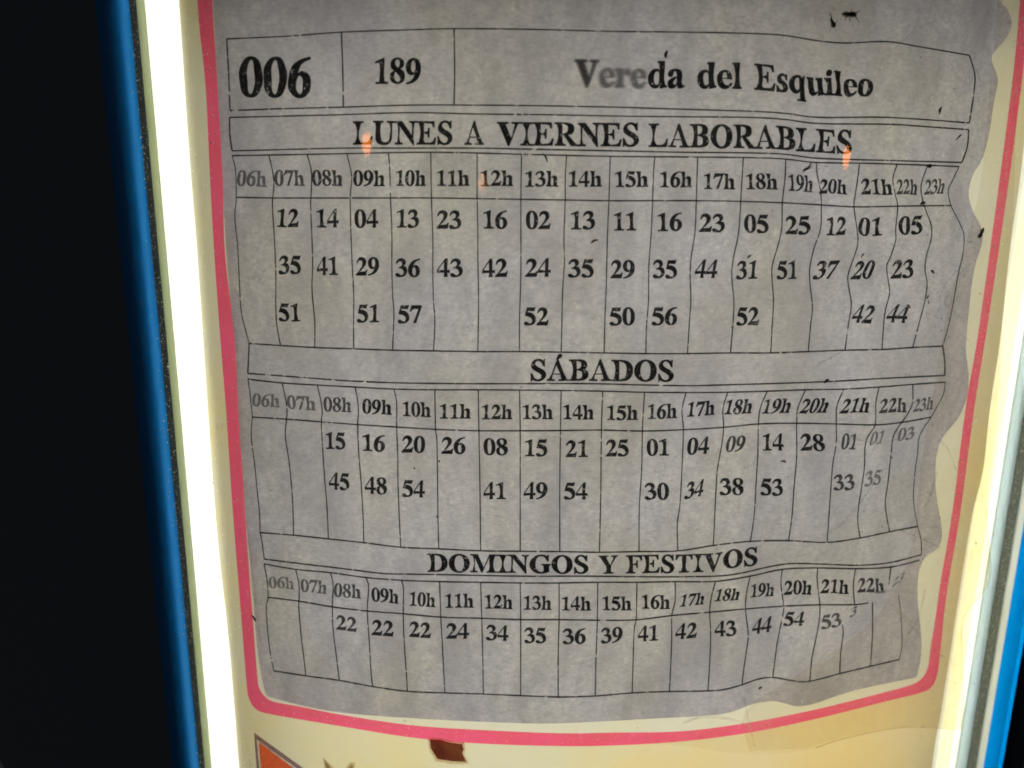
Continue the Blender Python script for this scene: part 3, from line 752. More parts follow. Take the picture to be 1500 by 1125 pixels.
 'T': (667, ["31,676 31,500 55,500 95,595~ 155,635~ 240,640 255,640 255,75~ 235,33~ 160,25 160,0 508,0 508,25 435,33~ 415,75~ 415,640 430,640 515,635~ 575,595~ 612,500 636,500 636,676"]),
}
GLYPH = {}
SPREAD = 19.5
def glyph(ch):
    if ch in GLYPH:
        return GLYPH[ch]
    if ch == '9':
        wd, cs = 500, [[(500 - x, 675 - y) for x, y in contour(t)] for t in six]
    else:
        wd, src = SRC[ch]
        cs = [contour(t) if isinstance(t, str) else t for t in src]
    # the print has spread a little into the paper: fatten every stroke
    fat = []
    for c in cs:
        hole = any(o is not c and inside(c[0], o) for o in cs)
        area = sum(c[i - 1][0] * c[i][1] - c[i][0] * c[i - 1][1] for i in range(len(c)))
        sg = (1 if area > 0 else -1) * (-1 if hole else 1) * SPREAD
        q = []
        turn = 1 if sg > 0 else -1
        notch = []
        for i in range(len(c)):
            a, b, d = Vector(c[i - 1]), Vector(c[i]), Vector(c[(i + 1) % len(c)])
            e1, e2 = b - a, d - b
            if e1.length > 1e-6 and e2.length > 1e-6 and (e1.x * e2.y - e1.y * e2.x) * turn < 0 and e1.angle(e2) > 0.9:
                notch.append(b)
        for i in range(len(c)):
            a, b, d = c[i - 1], c[i], c[(i + 1) % len(c)]
            damp = min([1.0] + [(Vector(b) - t).length / 70 for t in notch])
            n1 = Vector((b[1] - a[1], a[0] - b[0])); n2 = Vector((d[1] - b[1], b[0] - d[0]))
            n = (n1.normalized() if n1.length else n1) + (n2.normalized() if n2.length else n2)
            n = n.normalized() * min(1.5, 2 / max(n.length, .8)) if n.length > 1e-6 else Vector((0, 0))
            q.append((b[0] + n.x * sg * damp, b[1] + n.y * sg * damp))
        fat.append(q)
    cs = fat
    # each outer contour takes the contours that lie inside it as holes
    outers = [c for c in cs if not any(o is not c and inside(c[0], o) for o in cs)]
    verts, tris = [], []
    for o in outers:
        group = [o] + [c for c in cs if c is not o and inside(c[0], o)]
        b = len(verts)
        verts += [p for c in group for p in c]
        for t in tessellate_polygon([[Vector((x, y, 0)) for x, y in c] for c in group]):
            tris.append([b + i for i in t])
    x0 = min(p[0] for p in verts); x1 = max(p[0] for p in verts)
    GLYPH[ch] = (wd, verts, tris, x0, x1)
    return GLYPH[ch]

def at_line(pts, x):
    if x <= pts[0][0]:
        p, q = pts[0], pts[1]
    elif x >= pts[-1][0]:
        p, q = pts[-2], pts[-1]
    else:
        for p, q in zip(pts, pts[1:]):
            if p[0] <= x <= q[0]:
                break
    t = (x - p[0]) / (q[0] - p[0])
    return p[1] + t * (q[1] - p[1])

def write(name, text, xl, xr, base, h, parent, lean=0.0, dens=0.997, rub=0.7, dx=0.0, dy=0.0, lift=0.0, label=None, em=676.0):
    """ink on the paper: text from xl to xr over a base line (number or polyline), capitals h pixels tall"""
    if isinstance(base, (int, float)):
        base = [(xl, base), (xr, base)]
    pen, lay = 0.0, []
    for ch in text:
        if ch == ' ':
            pen += 250
            continue
        g = glyph(ch)
        lay.append((g, pen))
        pen += g[0]
    a = lay[0][1] + lay[0][0][3]
    b = lay[-1][1] + lay[-1][0][4]
    k = (xr - xl) / (b - a)
    verts, faces = [], []
    for g, p in lay:
        bi = len(verts)
        jy = random.uniform(-.25, .25)
        for gx, gy in g[1]:
            x = xl + (p + gx - a) * k
            hh = h if isinstance(h, (int, float)) else at_line(h, x)
            v = gy / em * hh
            y = at_line(base, x)
            rp = .25 + .75 * smooth((x - 1050) / 200) + .45 * smooth((520 - x) / 120)
            ripx = rp * .9 * math.sin((y - v) / 5.2 + x / 37)
            ripy = rp * .7 * math.sin(x / 8.5 + y / 23)
            verts.append(on_paper(x + ripx + lean * v + dx, y + ripy - v + dy + jy, INK_OFF + lift))
        faces += [[bi + i for i in t] for t in g[2]]
    o = obj(name, verts, facing(faces, verts), ink(dens, rub), parent)
    if label:
        o['label'] = label
    return o

write('stop_number', '006', 350, 456, 141, 56, sheet, dens=0.99, rub=.7)
write('route_number', '189', 549, 617, 122, 36, sheet)
nb = [(841, 126), (940, 128), (1003, 128), (1087, 129.5), (1130, 132), (1165, 136), (1200, 139), (1279, 141)]
# the first letters of the name are smeared by damp: several thin coats a little apart
k = 0
for ddx, ddy in ((0, 0), (1.6, .6), (-1.5, .4), (.5, 1.6), (-.4, -1.5), (2.6, -.6), (-2.6, .3)):
    write('smeared_lettering', 'V', 842, 877, nb, 38, sheet, dens=.26 if k else .45, rub=.9, dx=ddx, dy=ddy, lift=k * .000012)
    write('smeared_lettering', 'ere', 877.5, 947, nb, 38, sheet, dens=.17 if k else .22, rub=.9, dx=ddx * 1.3, dy=ddy * 1.3, lift=k * .000012)
    k += 1
write('place_name', 'da', 949, 1003, nb, 38, sheet)
write('place_name', 'del', 1021, 1087, nb, 37, sheet)
write('place_name', 'Esquileo', 1105, 1279, nb, [(1100, 37), (1180, 36), (1279, 34)], sheet, rub=.65)

lb = [(516, 211), (663, 211), (800, 213), (935, 214), (1000, 215), (1100, 217), (1150, 218.5), (1180, 222), (1248, 225.5)]
for t, a, b, d in (('LUNES', 517, 663, .997), ('A', 680, 709, .997), ('VIERNES', 728, 936, .997), ('LABORABLES', 950, 1248, .99)):
    write('day_heading', t, a, b, lb, 33, grid1, dens=d)
write('day_heading', 'SÁBADOS', 777, 987, [(777, 557), (987, 558)], 30, grid2)
db = [(626, 837), (760, 839), (862, 840), (917, 839.5), (1014, 838), (1050, 836), (1075, 831), (1110, 827)]
for t, a, b in (('DOMINGOS', 626, 862), ('Y', 877, 905), ('FESTIVOS', 917, 1110)):
    write('day_heading', t, a, b, db, 25.5, grid3)

def row(name, grid, items, h, dens=.995):
    for it in items:
        t, a, b, y0 = it[:4]
        y1 = it[4] if len(it) > 4 else y0
        lean = it[5] if len(it) > 5 else 0.0
        hh = it[6] if len(it) > 6 else h
        dd = it[7] if len(it) > 7 else dens
        write(name, t, a, b - lean * hh * .9, [(a, y0), (b, y1)], hh, grid, lean, dd)
HL, MN = 'hour_label', 'departure_minutes'
row(HL, grid1, [('06h', 347, 391, 272, 273, 0, 22, .74), ('07h', 402, 446, 272, 272, 0, 22, .84), ('08h', 457, 502, 271.5, 272, 0, 22, .92), ('09h', 517, 564, 272), ('10h', 580, 624, 272), ('11h', 640, 688, 272), ('12h', 704, 752, 272), ('13h', 769, 818, 273), ('14h', 833, 882, 273),
                ('15h', 901, 949.6, 273.5), ('16h', 967, 1014, 274), ('17h', 1031, 1077, 276, 277), ('18h', 1093, 1139, 277), ('19h', 1155, 1191, 279, 281, 0, 23, .93), ('20h', 1200, 1241, 283, 284, 0, 20), ('21h', 1261, 1307, 284.6), ('22h', 1312, 1344.5, 284.6, 284.6, .1, 21, .9), ('23h', 1353, 1385, 284, 284, .14, 21, .88)], 22)
row(MN, grid1, [('12', 406, 438, 332), ('14', 463.6, 496, 332.6), ('04', 519, 554, 333), ('13', 581, 614, 333), ('23', 639, 676, 334.4), ('16', 708, 743, 334.5), ('02', 770, 807, 335), ('13', 836, 872, 335.5), ('11', 899, 932, 337), ('16', 963, 999, 338), ('23', 1024, 1062, 339.5), ('05', 1090, 1126, 340.6), ('25', 1150, 1187, 342.5), ('12', 1211, 1239.6, 343.6), ('01', 1257.5, 1292, 344.4), ('05', 1316, 1352, 342.5, 342, .06)], 25.5)
row(MN, grid1, [('35', 408, 441, 401), ('41', 464, 495, 402.6), ('29', 521, 555.5, 403), ('36', 579, 615.5, 405), ('43', 640, 678, 405), ('42', 706, 744, 405), ('24', 769, 807, 405), ('35', 832, 870, 406), ('29', 894, 930, 407), ('35', 956, 992, 407), ('44', 1017, 1053, 406.7, 406.7, .14), ('31', 1077.6, 1111, 408, 408, .1), ('51', 1137, 1168.7, 408, 408, .08), ('37', 1190, 1230, 408, 408, .32), ('20', 1246, 1283, 408, 408, .26), ('23', 1304, 1340, 407, 407, .12)], 25.5)
row(MN, grid1, [('51', 408, 439.5, 470), ('51', 523, 555.5, 471.5), ('57', 582.6, 618, 473), ('52', 767.5, 804, 476), ('50', 892.5, 930, 476), ('56', 954.5, 992, 476), ('52', 1078, 1113, 476, 476, .06), ('42', 1247, 1283, 473, 473, .26), ('44', 1297, 1334, 472.4, 472, .3)], 25)
row(HL, grid2, [('06h', 369.5, 410.4, 594, 597, 0, 18, .66), ('07h', 420.4, 462, 598, 601, 0, 19, .74), ('08h', 473.5, 515, 601.6, 603.6, 0, 20, .85), ('09h', 530.6, 574, 605, 607.5), ('10h', 590, 631, 609, 611), ('11h', 644, 690, 613), ('12h', 705.7, 750.7, 613.7), ('13h', 765.7, 810, 613.5), ('14h', 825, 870, 614), ('15h', 889, 934.7, 615), ('16h', 949, 992, 613.5, 612), ('17h', 1006, 1048.5, 610, 607.5, .1), ('18h', 1060, 1105, 606.4, 605.5, .26), ('19h', 1115, 1162, 605, 605, .32), ('20h', 1170, 1217, 604.5, 604.5, .32), ('21h', 1230, 1277, 604.5, 604.5, .22), ('22h', 1287, 1330, 604.5, 603.5, .15, 20, .9), ('23h', 1336, 1370, 602.6, 599, .3, 18, .78)], 20.5)
row(MN, grid2, [('15', 477, 506, 657, 658), ('16', 531, 564, 660, 661.5), ('20', 588, 623, 662.5), ('26', 646, 682, 664.6), ('08', 708, 744, 666), ('15', 769, 802, 668), ('21', 828, 861, 669), ('25', 887, 921, 668), ('01', 947, 980, 667), ('04', 1005.6, 1040, 666, 664, .08), ('09', 1062, 1093, 662, 660, .16, 22, .9), ('14', 1117, 1148, 659.5), ('28', 1172, 1208, 660), ('01', 1230, 1257, 658.6, 658, .22, 22, .88), ('01', 1271, 1298, 652, 649, .38, 19, .66), ('03', 1312, 1342, 646, 641, .32, 18, .66)], 23.5)
row(MN, grid2, [('45', 482, 512, 716, 718), ('48', 534, 567, 722, 724), ('54', 589, 622.5, 727, 728.5), ('41', 708, 741, 731), ('49', 767, 802, 731), ('54', 826, 861, 731), ('30', 944, 980, 731.4), ('34', 1002, 1033, 731, 725, .2), ('38', 1054, 1089.6, 724.5), ('53', 1114, 1147.4, 725), ('33', 1220, 1253, 718.5, 716, .1, 22, .9), ('35', 1265, 1293, 713, 708, .22, 21, .66)], 23.5)
row(HL, grid3, [('06h', 394, 430.7, 860.7, 863.5, 0, 16.5, .64), ('07h', 440, 479, 866, 870, 0, 18, .76), ('08h', 489, 529, 873, 877, 0, 19, .85), ('09h', 544, 584, 880, 884), ('10h', 600, 638, 887, 889), ('11h', 652, 694, 890), ('12h', 710, 751, 891, 892), ('13h', 767, 808, 893), ('14h', 823, 866, 894), ('15h', 882.5, 925, 893.5), ('16h', 940, 981.5, 891.5), ('17h', 995, 1034, 889, 884, .22, 17), ('18h', 1046, 1086, 881, 877.7, .26, 17), ('19h', 1099, 1135, 875, 872, .1, 18.5), ('20h', 1148, 1189.5, 871.5, 870), ('21h', 1202, 1244, 869), ('22h', 1256, 1296, 868, 867.5, 0, 20, .9)], 19.5)
row(HL, grid3, [('23', 1306, 1326, 860, 849, .3, 13, .5)], 13)
row(MN, grid3, [('22', 492, 523, 921.7, 926, 0, 20.5, .9), ('22', 544, 577, 930, 932), ('22', 599, 631.5, 932.7, 934), ('24', 653, 687, 935), ('34', 712, 745, 937, 938.5), ('35', 768, 800, 941, 942), ('36', 824, 858, 942.5), ('39', 880, 912, 942, 940), ('41', 934.5, 964, 939, 938), ('42', 989, 1022, 936, 933.5, .06), ('43', 1047, 1079, 932, 931), ('44', 1101, 1132, 928.6, 924, .16), ('54', 1147, 1180, 917, 915.5, .16, 19.5), ('53', 1202, 1233, 921.7, 916, .08, 19.5, .85), ('3', 1244, 1258, 905, 899, .3, 14, .7)], 21.5)

# ------------------------------------------------------------------ the clear sleeve over the sheet
SL_OFF = 0.0034
def sl(px, py):
    return hit(px, py, SL_OFF)
sl_pts = catmull([(292, -220), (302, 0), (312, 150), (322, 330), (334, 480), (346, 640), (354, 780), (366, 900), (377, 1000), (384, 1026)], 3)[:-1] + \
    catmull([(390, 1031), (500, 1058), (650, 1070), (800, 1077), (900, 1085), (1000, 1094), (1100, 1104), (1180, 1100), (1235, 1080), (1290, 1067), (1345, 1063), (1398, 1067)], 3) + \
    catmull([(1403, 1063), (1405, 1030), (1407, 940), (1413, 899), (1441, 863), (1448, 832), (1444, 790), (1444, 745), (1450, 690), (1458, 600), (1466, 500), (1474, 380), (1488, 200), (1500, 0), (1520, -220)], 3)
v2, tris = cdt_sheet([sl(*p) for p in sl_pts], 0.006)
def sl_disp(s, z):
    return paper_disp(s, z) * 0.6 + 0.0004 * math.sin(s * 120 + z * 40)
v3 = [P(p.x, p.y, SL_OFF + sl_disp(p.x, p.y)) for p in v2]
sleeve = thing('plastic_sleeve', 'clear crinkled plastic sleeve covering the timetable, its loose edge showing at right', 'sleeve', P(.03, hit(1100, 1100)[1], SL_OFF))
obj('film', v3, facing([t for t, _ in tris], v3), M_sleeve, sleeve, smooth_shade=True)

def crease(pts, w0, w1, mat, name, off=SL_OFF + .0004):
    pp = catmull(pts, 5)
    L = len(pp)
    v, f = [], []
    for i, p in enumerate(pp):
        a, c_ = pp[max(0, i - 1)], pp[min(L - 1, i + 1)]
        dx, dy = c_[0] - a[0], c_[1] - a[1]
        l = math.hypot(dx, dy) or 1
        t = i / (L - 1)
        ww = (w0 + (w1 - w0) * t) * (math.sin(math.pi * min(1, max(0, .06 + .88 * t))) ** .6) * .5
        for e, o in ((1, 0), (0, .0005), (-1, 0)):
            s, z = hit(p[0] - dy / l * ww * e, p[1] + dx / l * ww * e, off)
            v.append(P(s, z, off + o + sl_disp(s, z)))
    for i in range(L - 1):
        for j in (0, 1):
            f.append([3 * i + j, 3 * i + j + 1, 3 * i + j + 4, 3 * i + j + 3])
    return obj(name, v, facing(f, v), mat, sleeve, smooth_shade=True)
M_flap = film('yellowed_film_flap', (0.945, 0.915, 0.855), 0.10)
fl = catmull([(1097, 1099), (1091, 1040), (1175, 985), (1285, 900), (1332, 800), (1352, 640), (1392, 430), (1436, 250), (1452, 60), (1462, -200)], 4)[:-1] + [(1462, -200)] + \
    catmull([(1519, -190), (1499, 0), (1487, 200), (1473, 380), (1465, 500), (1457, 600), (1449, 690), (1443, 745), (1443, 790), (1447, 832), (1440, 862), (1412, 898), (1406, 940), (1404, 1030), (1402, 1062)], 3)[:-1] + [(1396, 1065), (1345, 1061), (1290, 1065), (1235, 1078), (1180, 1097)]
v2, tris = cdt_sheet([hit(x, y, SL_OFF + .0003) for x, y in fl], 0.005)
v3 = [P(p.x, p.y, SL_OFF + .0003 + sl_disp(p.x, p.y)) for p in v2]
obj('flap', v3, facing([t for t, _ in tris], v3), M_flap, sleeve, smooth_shade=True)
crease([(1443, 745), (1444, 790), (1448, 832), (1441, 863), (1413, 899), (1407, 940), (1405, 1030), (1402, 1064)], 2.2, 2.2, M_edge, 'film_edge')
crease([(1402, 1066), (1345, 1063), (1290, 1067), (1235, 1080), (1195, 1096)], 2, 1.6, M_edge, 'film_edge')
for pts, a, b in (([(1418, 385), (1400, 410), (1384, 440), (1395, 455), (1412, 470)], 9, 4),
                  ([(1400, 395), (1378, 425), (1375, 450)], 4, 3), ([(1345, 455), (1380, 470), (1420, 500)], 3, 2),
                  ([(1350, 745), (1362, 720), (1370, 690)], 5, 3), ([(1205, 785), (1235, 765), (1262, 735), (1285, 700)], 5, 3),
                  ([(1180, 545), (1215, 525), (1235, 515)], 4, 2), ([(1280, 868), (1310, 864), (1342, 868)], 5, 4),
                  ([(1300, 880), (1325, 905), (1348, 930)], 8, 4), ([(1352, 860), (1345, 905), (1330, 930)], 5, 3),
                  ([(1000, 1060), (1030, 1050), (1070, 1052), (1098, 1062)], 7, 3), ([(1088, 1020), (1097, 1060), (1104, 1092)], 4, 2),
                  ([(1370, 30), (1340, 45), (1310, 70)], 3, 2), ([(1425, 100), (1436, 125), (1430, 150)], 6, 3),
                  ([(362, 760), (368, 830), (374, 890), (381, 940)], 6, 6), ([(388, 975), (410, 1000), (440, 1022)], 7, 4),
                  ([(342, 470), (346, 505), (349, 540)], 6, 4), ([(1370, 640), (1388, 660), (1400, 690)], 6, 3), ([(1240, 640), (1290, 648), (1340, 632)], 4, 3), ([(1285, 770), (1330, 780), (1372, 800)], 5, 3)):
    crease(pts, a, b, M_fold, 'fold')

# ------------------------------------------------------------------ insects and flecks caught inside the case
M_bug = principled('dark_insect_shell', lambda nt: mixcol(nt, ramp(nt, noise(nt, 1500, 2), [(0.4, 0.0), (0.6, 1.0)]), (0.015, 0.011, 0.008), (0.05, 0.035, 0.02)), 0.55)
M_wing, nt, out = newmat('insect_wing')
nt.links.new(mix_sh(nt, 0.45, bsdf(nt, 'ShaderNodeBsdfTransparent', (0.6, 0.55, 0.48)), bsdf(nt, 'ShaderNodeBsdfTranslucent', (0.2, 0.17, 0.14))), out.inputs[0])
BUG_OFF = 0.0042
MM = lambda px: px * 0.000245      # metres to one photo pixel on the sheet
def frame_at(px, py, ang, off=BUG_OFF):
    s, z = hit(px, py, off)
    o = P(s, z, off)
    th = s / R
    X, Y, N = Vector((math.cos(th), math.sin(th), 0)), Vector((0, 0, 1)), Vector((math.sin(th), -math.cos(th), 0))
    a = math.radians(ang)
    return o, X * math.cos(a) + Y * math.sin(a), -X * math.sin(a) + Y * math.cos(a), N
def lathe(fr, prof, n=10):
    o, u, v, w_ = fr
    vs, fs = [], []
    for x, r, hgt in prof:
        for k in range(n):
            a = 2 * math.pi * k / n
            vs.append(o + u * MM(x) + v * MM(r * math.cos(a)) + w_ * MM(hgt + r * .8 * math.sin(a)))
    m = len(prof)
    for i in range(m - 1):
        for k in range(n):
            fs.append((i * n + k, i * n + (k + 1) % n, (i + 1) * n + (k + 1) % n, (i + 1) * n + k))
    fs.append(tuple(range(n - 1, -1, -1))); fs.append(tuple((m - 1) * n + k for k in range(n)))
    return vs, fs
def tube(fr, pts, r0, r1, n=5):
    o, u, v, w_ = fr
    vs, fs = [], []
    for i, (x, y, h_) in enumerate(pts):
        r = r0 + (r1 - r0) * i / (len(pts) - 1)
        a_, b_ = pts[max(0, i - 1)], pts[min(len(pts) - 1, i + 1)]
        dx, dy = b_[0] - a_[0], b_[1] - a_[1]
        l = math.hypot(dx, dy) or 1
        for k in range(n):
            t = 2 * math.pi * k / n
            vs.append(o + u * MM(x - dy / l * r * math.cos(t)) + v * MM(y + dx / l * r * math.cos(t)) + w_ * MM(h_ + r * math.sin(t)))
    for i in range(len(pts) - 1):
        for k in range(n):
            fs.append((i * n + k, i * n + (k + 1) % n, (i + 1) * n + (k + 1) % n, (i + 1) * n + k))
    return vs, fs
def insect(px, py, ang, body, legs, wings, label):
    fr = frame_at(px, py, ang)
    t = thing('insect', label, 'insect', fr[0], 'dead insects caught in the case')
    obj('body', *lathe(fr, body), M_bug, t, smooth_shade=True)
    for l in legs:
        obj('leg', *tube(fr, l, .75, .3), M_bug, t)
    for wg in wings:
        o, u, v, w_ = fr
        vs = [o + u * MM(x) + v * MM(y) + w_ * MM(1.6) for x, y in wg]
        obj('wing', vs, facing([list(range(len(vs)))], vs), M_wing, t)
    return t
moth = [(-12.5, .4, 2), (-10, 1.2, 2.1), (-5, 2.0, 2.3), (0, 2.7, 2.5), (4, 3.6, 2.7), (6.5, 3.2, 2.7), (8, 2.2, 2.6), (9.5, 1.7, 2.5), (10.5, .5, 2.5)]
insect(1243, 21.5, 0, moth, [[(8, 1.5, 2.5), (12, 3.5, 2.5), (16, 5.5, 2)], [(8, -1.5, 2.5), (12, -5, 2.4), (15.5, -9, 2)], [(2, -2.5, 2), (1, -5.5, 1.5), (2.5, -8, 1)], [(-3, -2, 2), (-5, -5, 1.5), (-4, -8, 1)], [(3, 2.5, 2), (2, 5, 1.5), (4, 7, 1)]],
       [[(3, 2.4), (-5, 3.8), (-11, 2.0), (-9, .8)], [(3, -2.4), (-5, -4.0), (-10, -2.4), (-9, -.6)]], 'long dark dead insect with two feelers above the place name, larger of the pair')
insect(1218, 33.5, -58, [(-6, .8, 2), (-4, 1.6, 2), (0, 2.2, 2.2), (3, 3.0, 2.5), (5, 3.0, 2.6), (6.6, 1.4, 2.4)], [[(-4, 1, 2), (-8, 2, 1.5), (-12, 1.5, 1)], [(2, 2.4, 2), (3, 5.5, 1.5), (0, 9, 1)], [(2, -2.4, 2), (4, -4.5, 1.5)]], [],
       'small drop-shaped dead insect just left of the long one above the place name')
insect(1435, 341.5, 62, [(-8, 1.2, 2), (-6, 2.8, 2.2), (-3, 3.2, 2.5), (-1, 2.0, 2.4), (1, 2.6, 2.5), (4, 3.0, 2.6), (6, 2.0, 2.5), (8, 1.6, 2.4), (9, .5, 2.3)], [[(-2, -2, 2), (0, -5, 1.5), (2, -6.5, 1)], [(-5, -2, 2), (-6, -5, 1)], [(3, 2, 2), (4, 4.5, 1)]], [],
       'stout black dead insect on the cream card beside the pink-red line at right')
insect(1180, 247.5, 22, [(-6, .5, 2), (-3, 1.5, 2.1), (0, 2.0, 2.3), (3, 1.4, 2.2), (5, .5, 2)], [[(2, 1, 2), (6, 3, 1.5), (10, 5, 1)], [(2, -1, 2), (7, -1, 1.5), (11, 1, 1)], [(-3, -1, 2), (-6, -4, 1)], [(4, 0, 2), (9, 6, 1)]], [[(0, .5), (6, 3.5), (11, 6.5), (7, .5)]],
       'spindly dead insect with spread legs lying over the 19h heading')

def fleck(px, py, ln, wd, ang, bend, label):
    fr = frame_at(px, py, ang, BUG_OFF)
    pts = [(-ln / 2 + ln * k / 6, bend * math.sin(math.pi * k / 6), 1.2) for k in range(7)]
    o, u, v, w_ = fr
    vs, fs = [], []
    n = 6
    for i, (x, y, h_) in enumerate(pts):
        r = wd / 2 * (math.sin(math.pi * (i + .5) / 7) ** .7) * random.uniform(.75, 1.2)
        for k in range(n):
            t = 2 * math.pi * k / n
            vs.append(o + u * MM(x) + v * MM(y + r * math.cos(t)) + w_ * MM(h_ + r * .6 * math.sin(t)))
    for i in range(6):
        for k in range(n):
            fs.append((i * n + k, i * n + (k + 1) % n, (i + 1) * n + (k + 1) % n, (i + 1) * n + k))
    fs.append(tuple(range(n - 1, -1, -1))); fs.append(tuple(6 * n + k for k in range(n)))
    t = obj('debris_fleck', vs, fs, M_bug, None, fr[0], True)
    return tag(t, label, 'debris', 'dark flecks caught in the case')
for a in ((1377, 162, 11, 4, 75, 1.5, 'short dark curved fleck right of the place name, inside the heading box'),
          (1404, 201, 12, 3.2, 38, 1, 'slanting brown fleck at the right end of the weekday heading'),
          (1361, 243, 8, 6, 10, 0, 'dark clump on the ruled line above the 23h weekday heading'),
          (1351, 298, 10, 5, 12, 1, 'dark clump on the ruled line below the 23h weekday heading'),
          (871, 354, 11, 3.2, 25, 1.6, 'curved dark fleck below the weekday 13 in the 14h column'),
          (1263, 374, 8, 2.6, 52, .5, 'thin slanted fleck between weekday 01 and 20'),
          (1365, 398, 9, 4, -35, .5, 'dark comma-like fleck beside weekday 23 near the right edge'),
          (1358, 435, 6, 3.5, 60, 0, 'tiny dark fleck under the comma-like fleck near the right edge'),
          (1330, 449, 10, 3, -32, 1, 'small dark fleck touching the top of weekday 44'),
          (798, 231, 13, 3, -60, 1.5, 'grey fleck hanging from the rule above the weekday 13h heading'),
          (1210, 558, 9, 4.5, 35, .5, 'brown scrap on the line below the Saturday heading'),
          (1147, 676, 9, 3.5, -12, 1, 'thin brown scrap below Saturday 14'),
          (372, 905, 12, 4, -55, 1, 'dark sliver on the left edge of the sheet beside the pink-red line'),
          (1113, 1007, 6, 5, 30, 0, 'dark dot below the Sunday columns near the bottom edge'),
          (976, 80, 9, 5, 80, 1, 'brown smudge-like fleck above the letter d of the place name'),
          (1097, 376, 7, 3, 40, .5, 'small fleck above weekday 31')):
    fleck(*a)

def crumbs(name, spots, mat, off, label, cat, rmin, rmax):
    vs, fs = [], []
    for x, y in spots:
        o, u, v, w_ = frame_at(x, y, random.uniform(0, 360), off)
        r = random.uniform(rmin, rmax)
        if random.random() < .12:
            r *= 1.7
        b = len(vs)
        n = 6
        asp = random.uniform(.6, 1.2)
        for k in range(n):
            a = 2 * math.pi * k / n
            q = r * random.uniform(.7, 1.2)
            vs.append(o + u * MM(q * math.cos(a)) + v * MM(q * asp * math.sin(a)))
        vs.append(o + w_ * MM(r * .5))
        fs += [[b + k, b + (k + 1) % n, b + n] for k in range(n)]
    o = obj(name, vs, fs, mat, None, vs[0])
    return tag(o, label, cat, None, 'stuff')
sp_ = []
for cx_, cy_, sx_, sy_, n in ((1418, 352, 9, 10, 14), (1375, 330, 16, 22, 14), (1362, 440, 14, 30, 9), (1200, 250, 20, 8, 8), (900, 610, 500, 350, 70), (1415, 700, 70, 350, 150), (1390, 990, 25, 80, 50), (1440, 850, 25, 200, 50), (950, 690, 60, 25, 14), (1310, 110, 100, 60, 10)):
    sp_ += [(random.gauss(cx_, sx_ * .6), random.gauss(cy_, sy_ * .6)) for _ in range(n)]
sp_ = [p for p in sp_ if 330 < p[0] < 1490 and p[1] < 1120]
crumbs('dark_crumbs', sp_, M_bug, .0040, 'dark crumbs and specks scattered over the sheet and the card', 'crumbs', .45, 1.1)
M_dust, nt, out = newmat('white_dust')
nt.links.new(mix_sh(nt, 0.5, bsdf(nt, 'ShaderNodeBsdfTranslucent', (0.9, 0.9, 0.85)), bsdf(nt, 'ShaderNodeBsdfDiffuse', (0.9, 0.9, 0.88))), out.inputs[0])
sp_ = []
def along(table, n, spread):
    for _ in range(n):
        y = random.uniform(0, 1120)
        sp_.append((at_line([(b, a) for a, b in table], y) + random.gauss(0, spread), y))
along([(192, 0), (255, 750), (290, 1100)], 130, 4)
along([(280, 0), (298, 375), (325, 750), (355, 1100)], 90, 9)
along([(300, 0), (318, 375), (348, 750), (370, 1020)], 50, 6)
along([(1500, 50), (1455, 375), (1400, 750), (1370, 960)], 260, 6)
along([(1500, 610), (1480, 750), (1437, 1012), (1416, 1125)], 330, 4)
for _ in range(60):
    x = random.uniform(380, 1340)
    sp_.append((x, at_line([(380, 1035), (600, 1070), (820, 1083), (1000, 1078), (1200, 1045), (1345, 1008)], x) + random.gauss(0, 9)))
crumbs('white_dust', sp_, M_dust, .0058, 'pale dust specks on the clear front along the border and seals', 'dust', .5, 1.15)

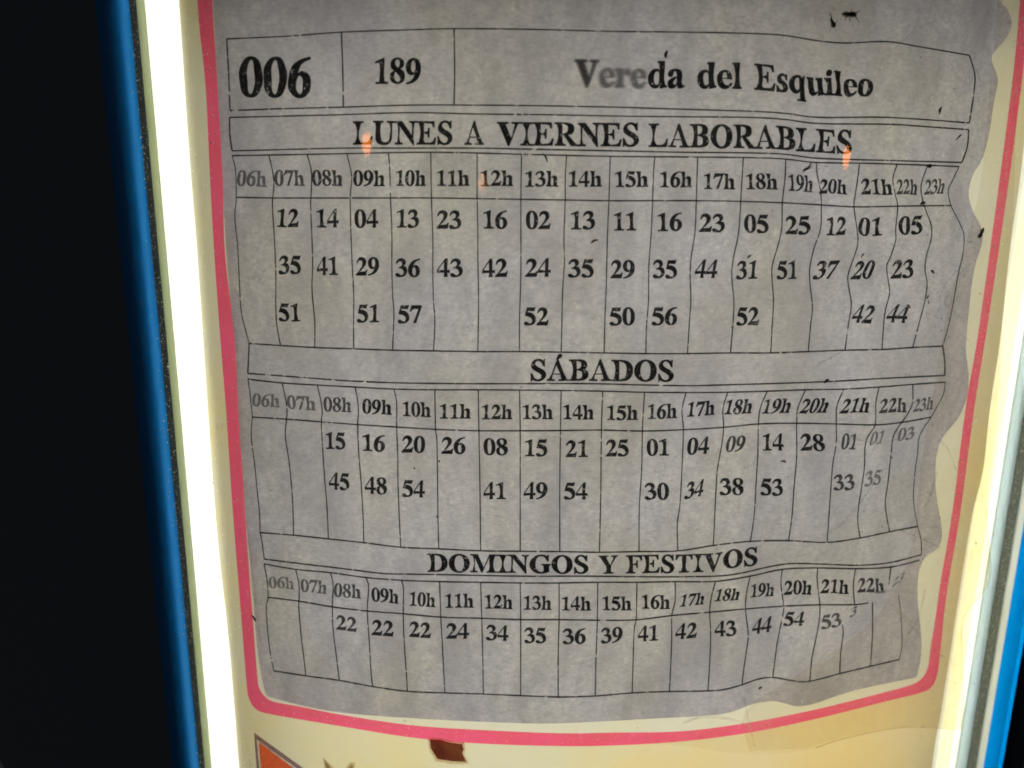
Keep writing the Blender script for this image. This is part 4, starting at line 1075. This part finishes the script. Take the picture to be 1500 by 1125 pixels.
# ------------------------------------------------------------------ two amber lamps behind the viewer, mirrored in the clear front
M_amber = emission_mat('amber_lens_glow', (1.0, 0.27, 0.03), 22.0)
M_shell = principled('dark_lamp_shell', (0.03, 0.03, 0.035), 0.5)
M_amber2 = emission_mat('dim_amber_glow', (1.0, 0.27, 0.04), 7.0)
for x, y, rad, lab in ((537, 211, .042, 'round amber lamp glowing behind the viewer, mirrored over the first heading letter'),
                       (706, 268, .034, 'dim amber lamp glowing behind the viewer, mirrored faintly beside the weekday 12h heading'),
                       (1240, 231, .036, 'round amber lamp glowing behind the viewer, mirrored below the end of the weekday heading')):
    s, z = hit(x, y, .0052)
    h0 = P(s, z, .0052)
    th = s / R
    n = Vector((math.sin(th), -math.cos(th), 0))
    d = ray(x, y)
    r = (d - 2 * d.dot(n) * n).normalized()
    c0 = h0 + r * 3.0
    a1 = r.orthogonal().normalized(); a2 = r.cross(a1)
    t = thing('amber_lamp', lab, 'lamp', c0)
    vs, fs = [], []
    N, K = 20, 6
    for k in range(K):
        q = k / (K - 1)
        for i in range(N):
            a = 2 * math.pi * i / N
            vs.append(c0 - r * (rad * .35 * math.cos(q * math.pi / 2)) + (a1 * math.cos(a) + a2 * math.sin(a)) * rad * max(.02, math.sin(q * math.pi / 2)))
    for k in range(K - 1):
        for i in range(N):
            fs.append((k * N + i, k * N + (i + 1) % N, (k + 1) * N + (i + 1) % N, (k + 1) * N + i))
    fs.append(tuple(range(N)))
    obj('lens', vs, fs, M_amber2 if x == 706 else M_amber, t, smooth_shade=True)
    vs, fs = [], []
    for q, rr in ((-.003, 1.12), (.05, 1.12), (.09, .6)):
        for i in range(N):
            a = 2 * math.pi * i / N
            vs.append(c0 + r * q + (a1 * math.cos(a) + a2 * math.sin(a)) * rad * rr)
    for k in range(2):
        for i in range(N):
            fs.append((k * N + i, k * N + (i + 1) % N, (k + 1) * N + (i + 1) % N, (k + 1) * N + i))
    fs.append(tuple(2 * N + i for i in range(N)))
    obj('shell', vs, fs, M_shell, t, smooth_shade=True)
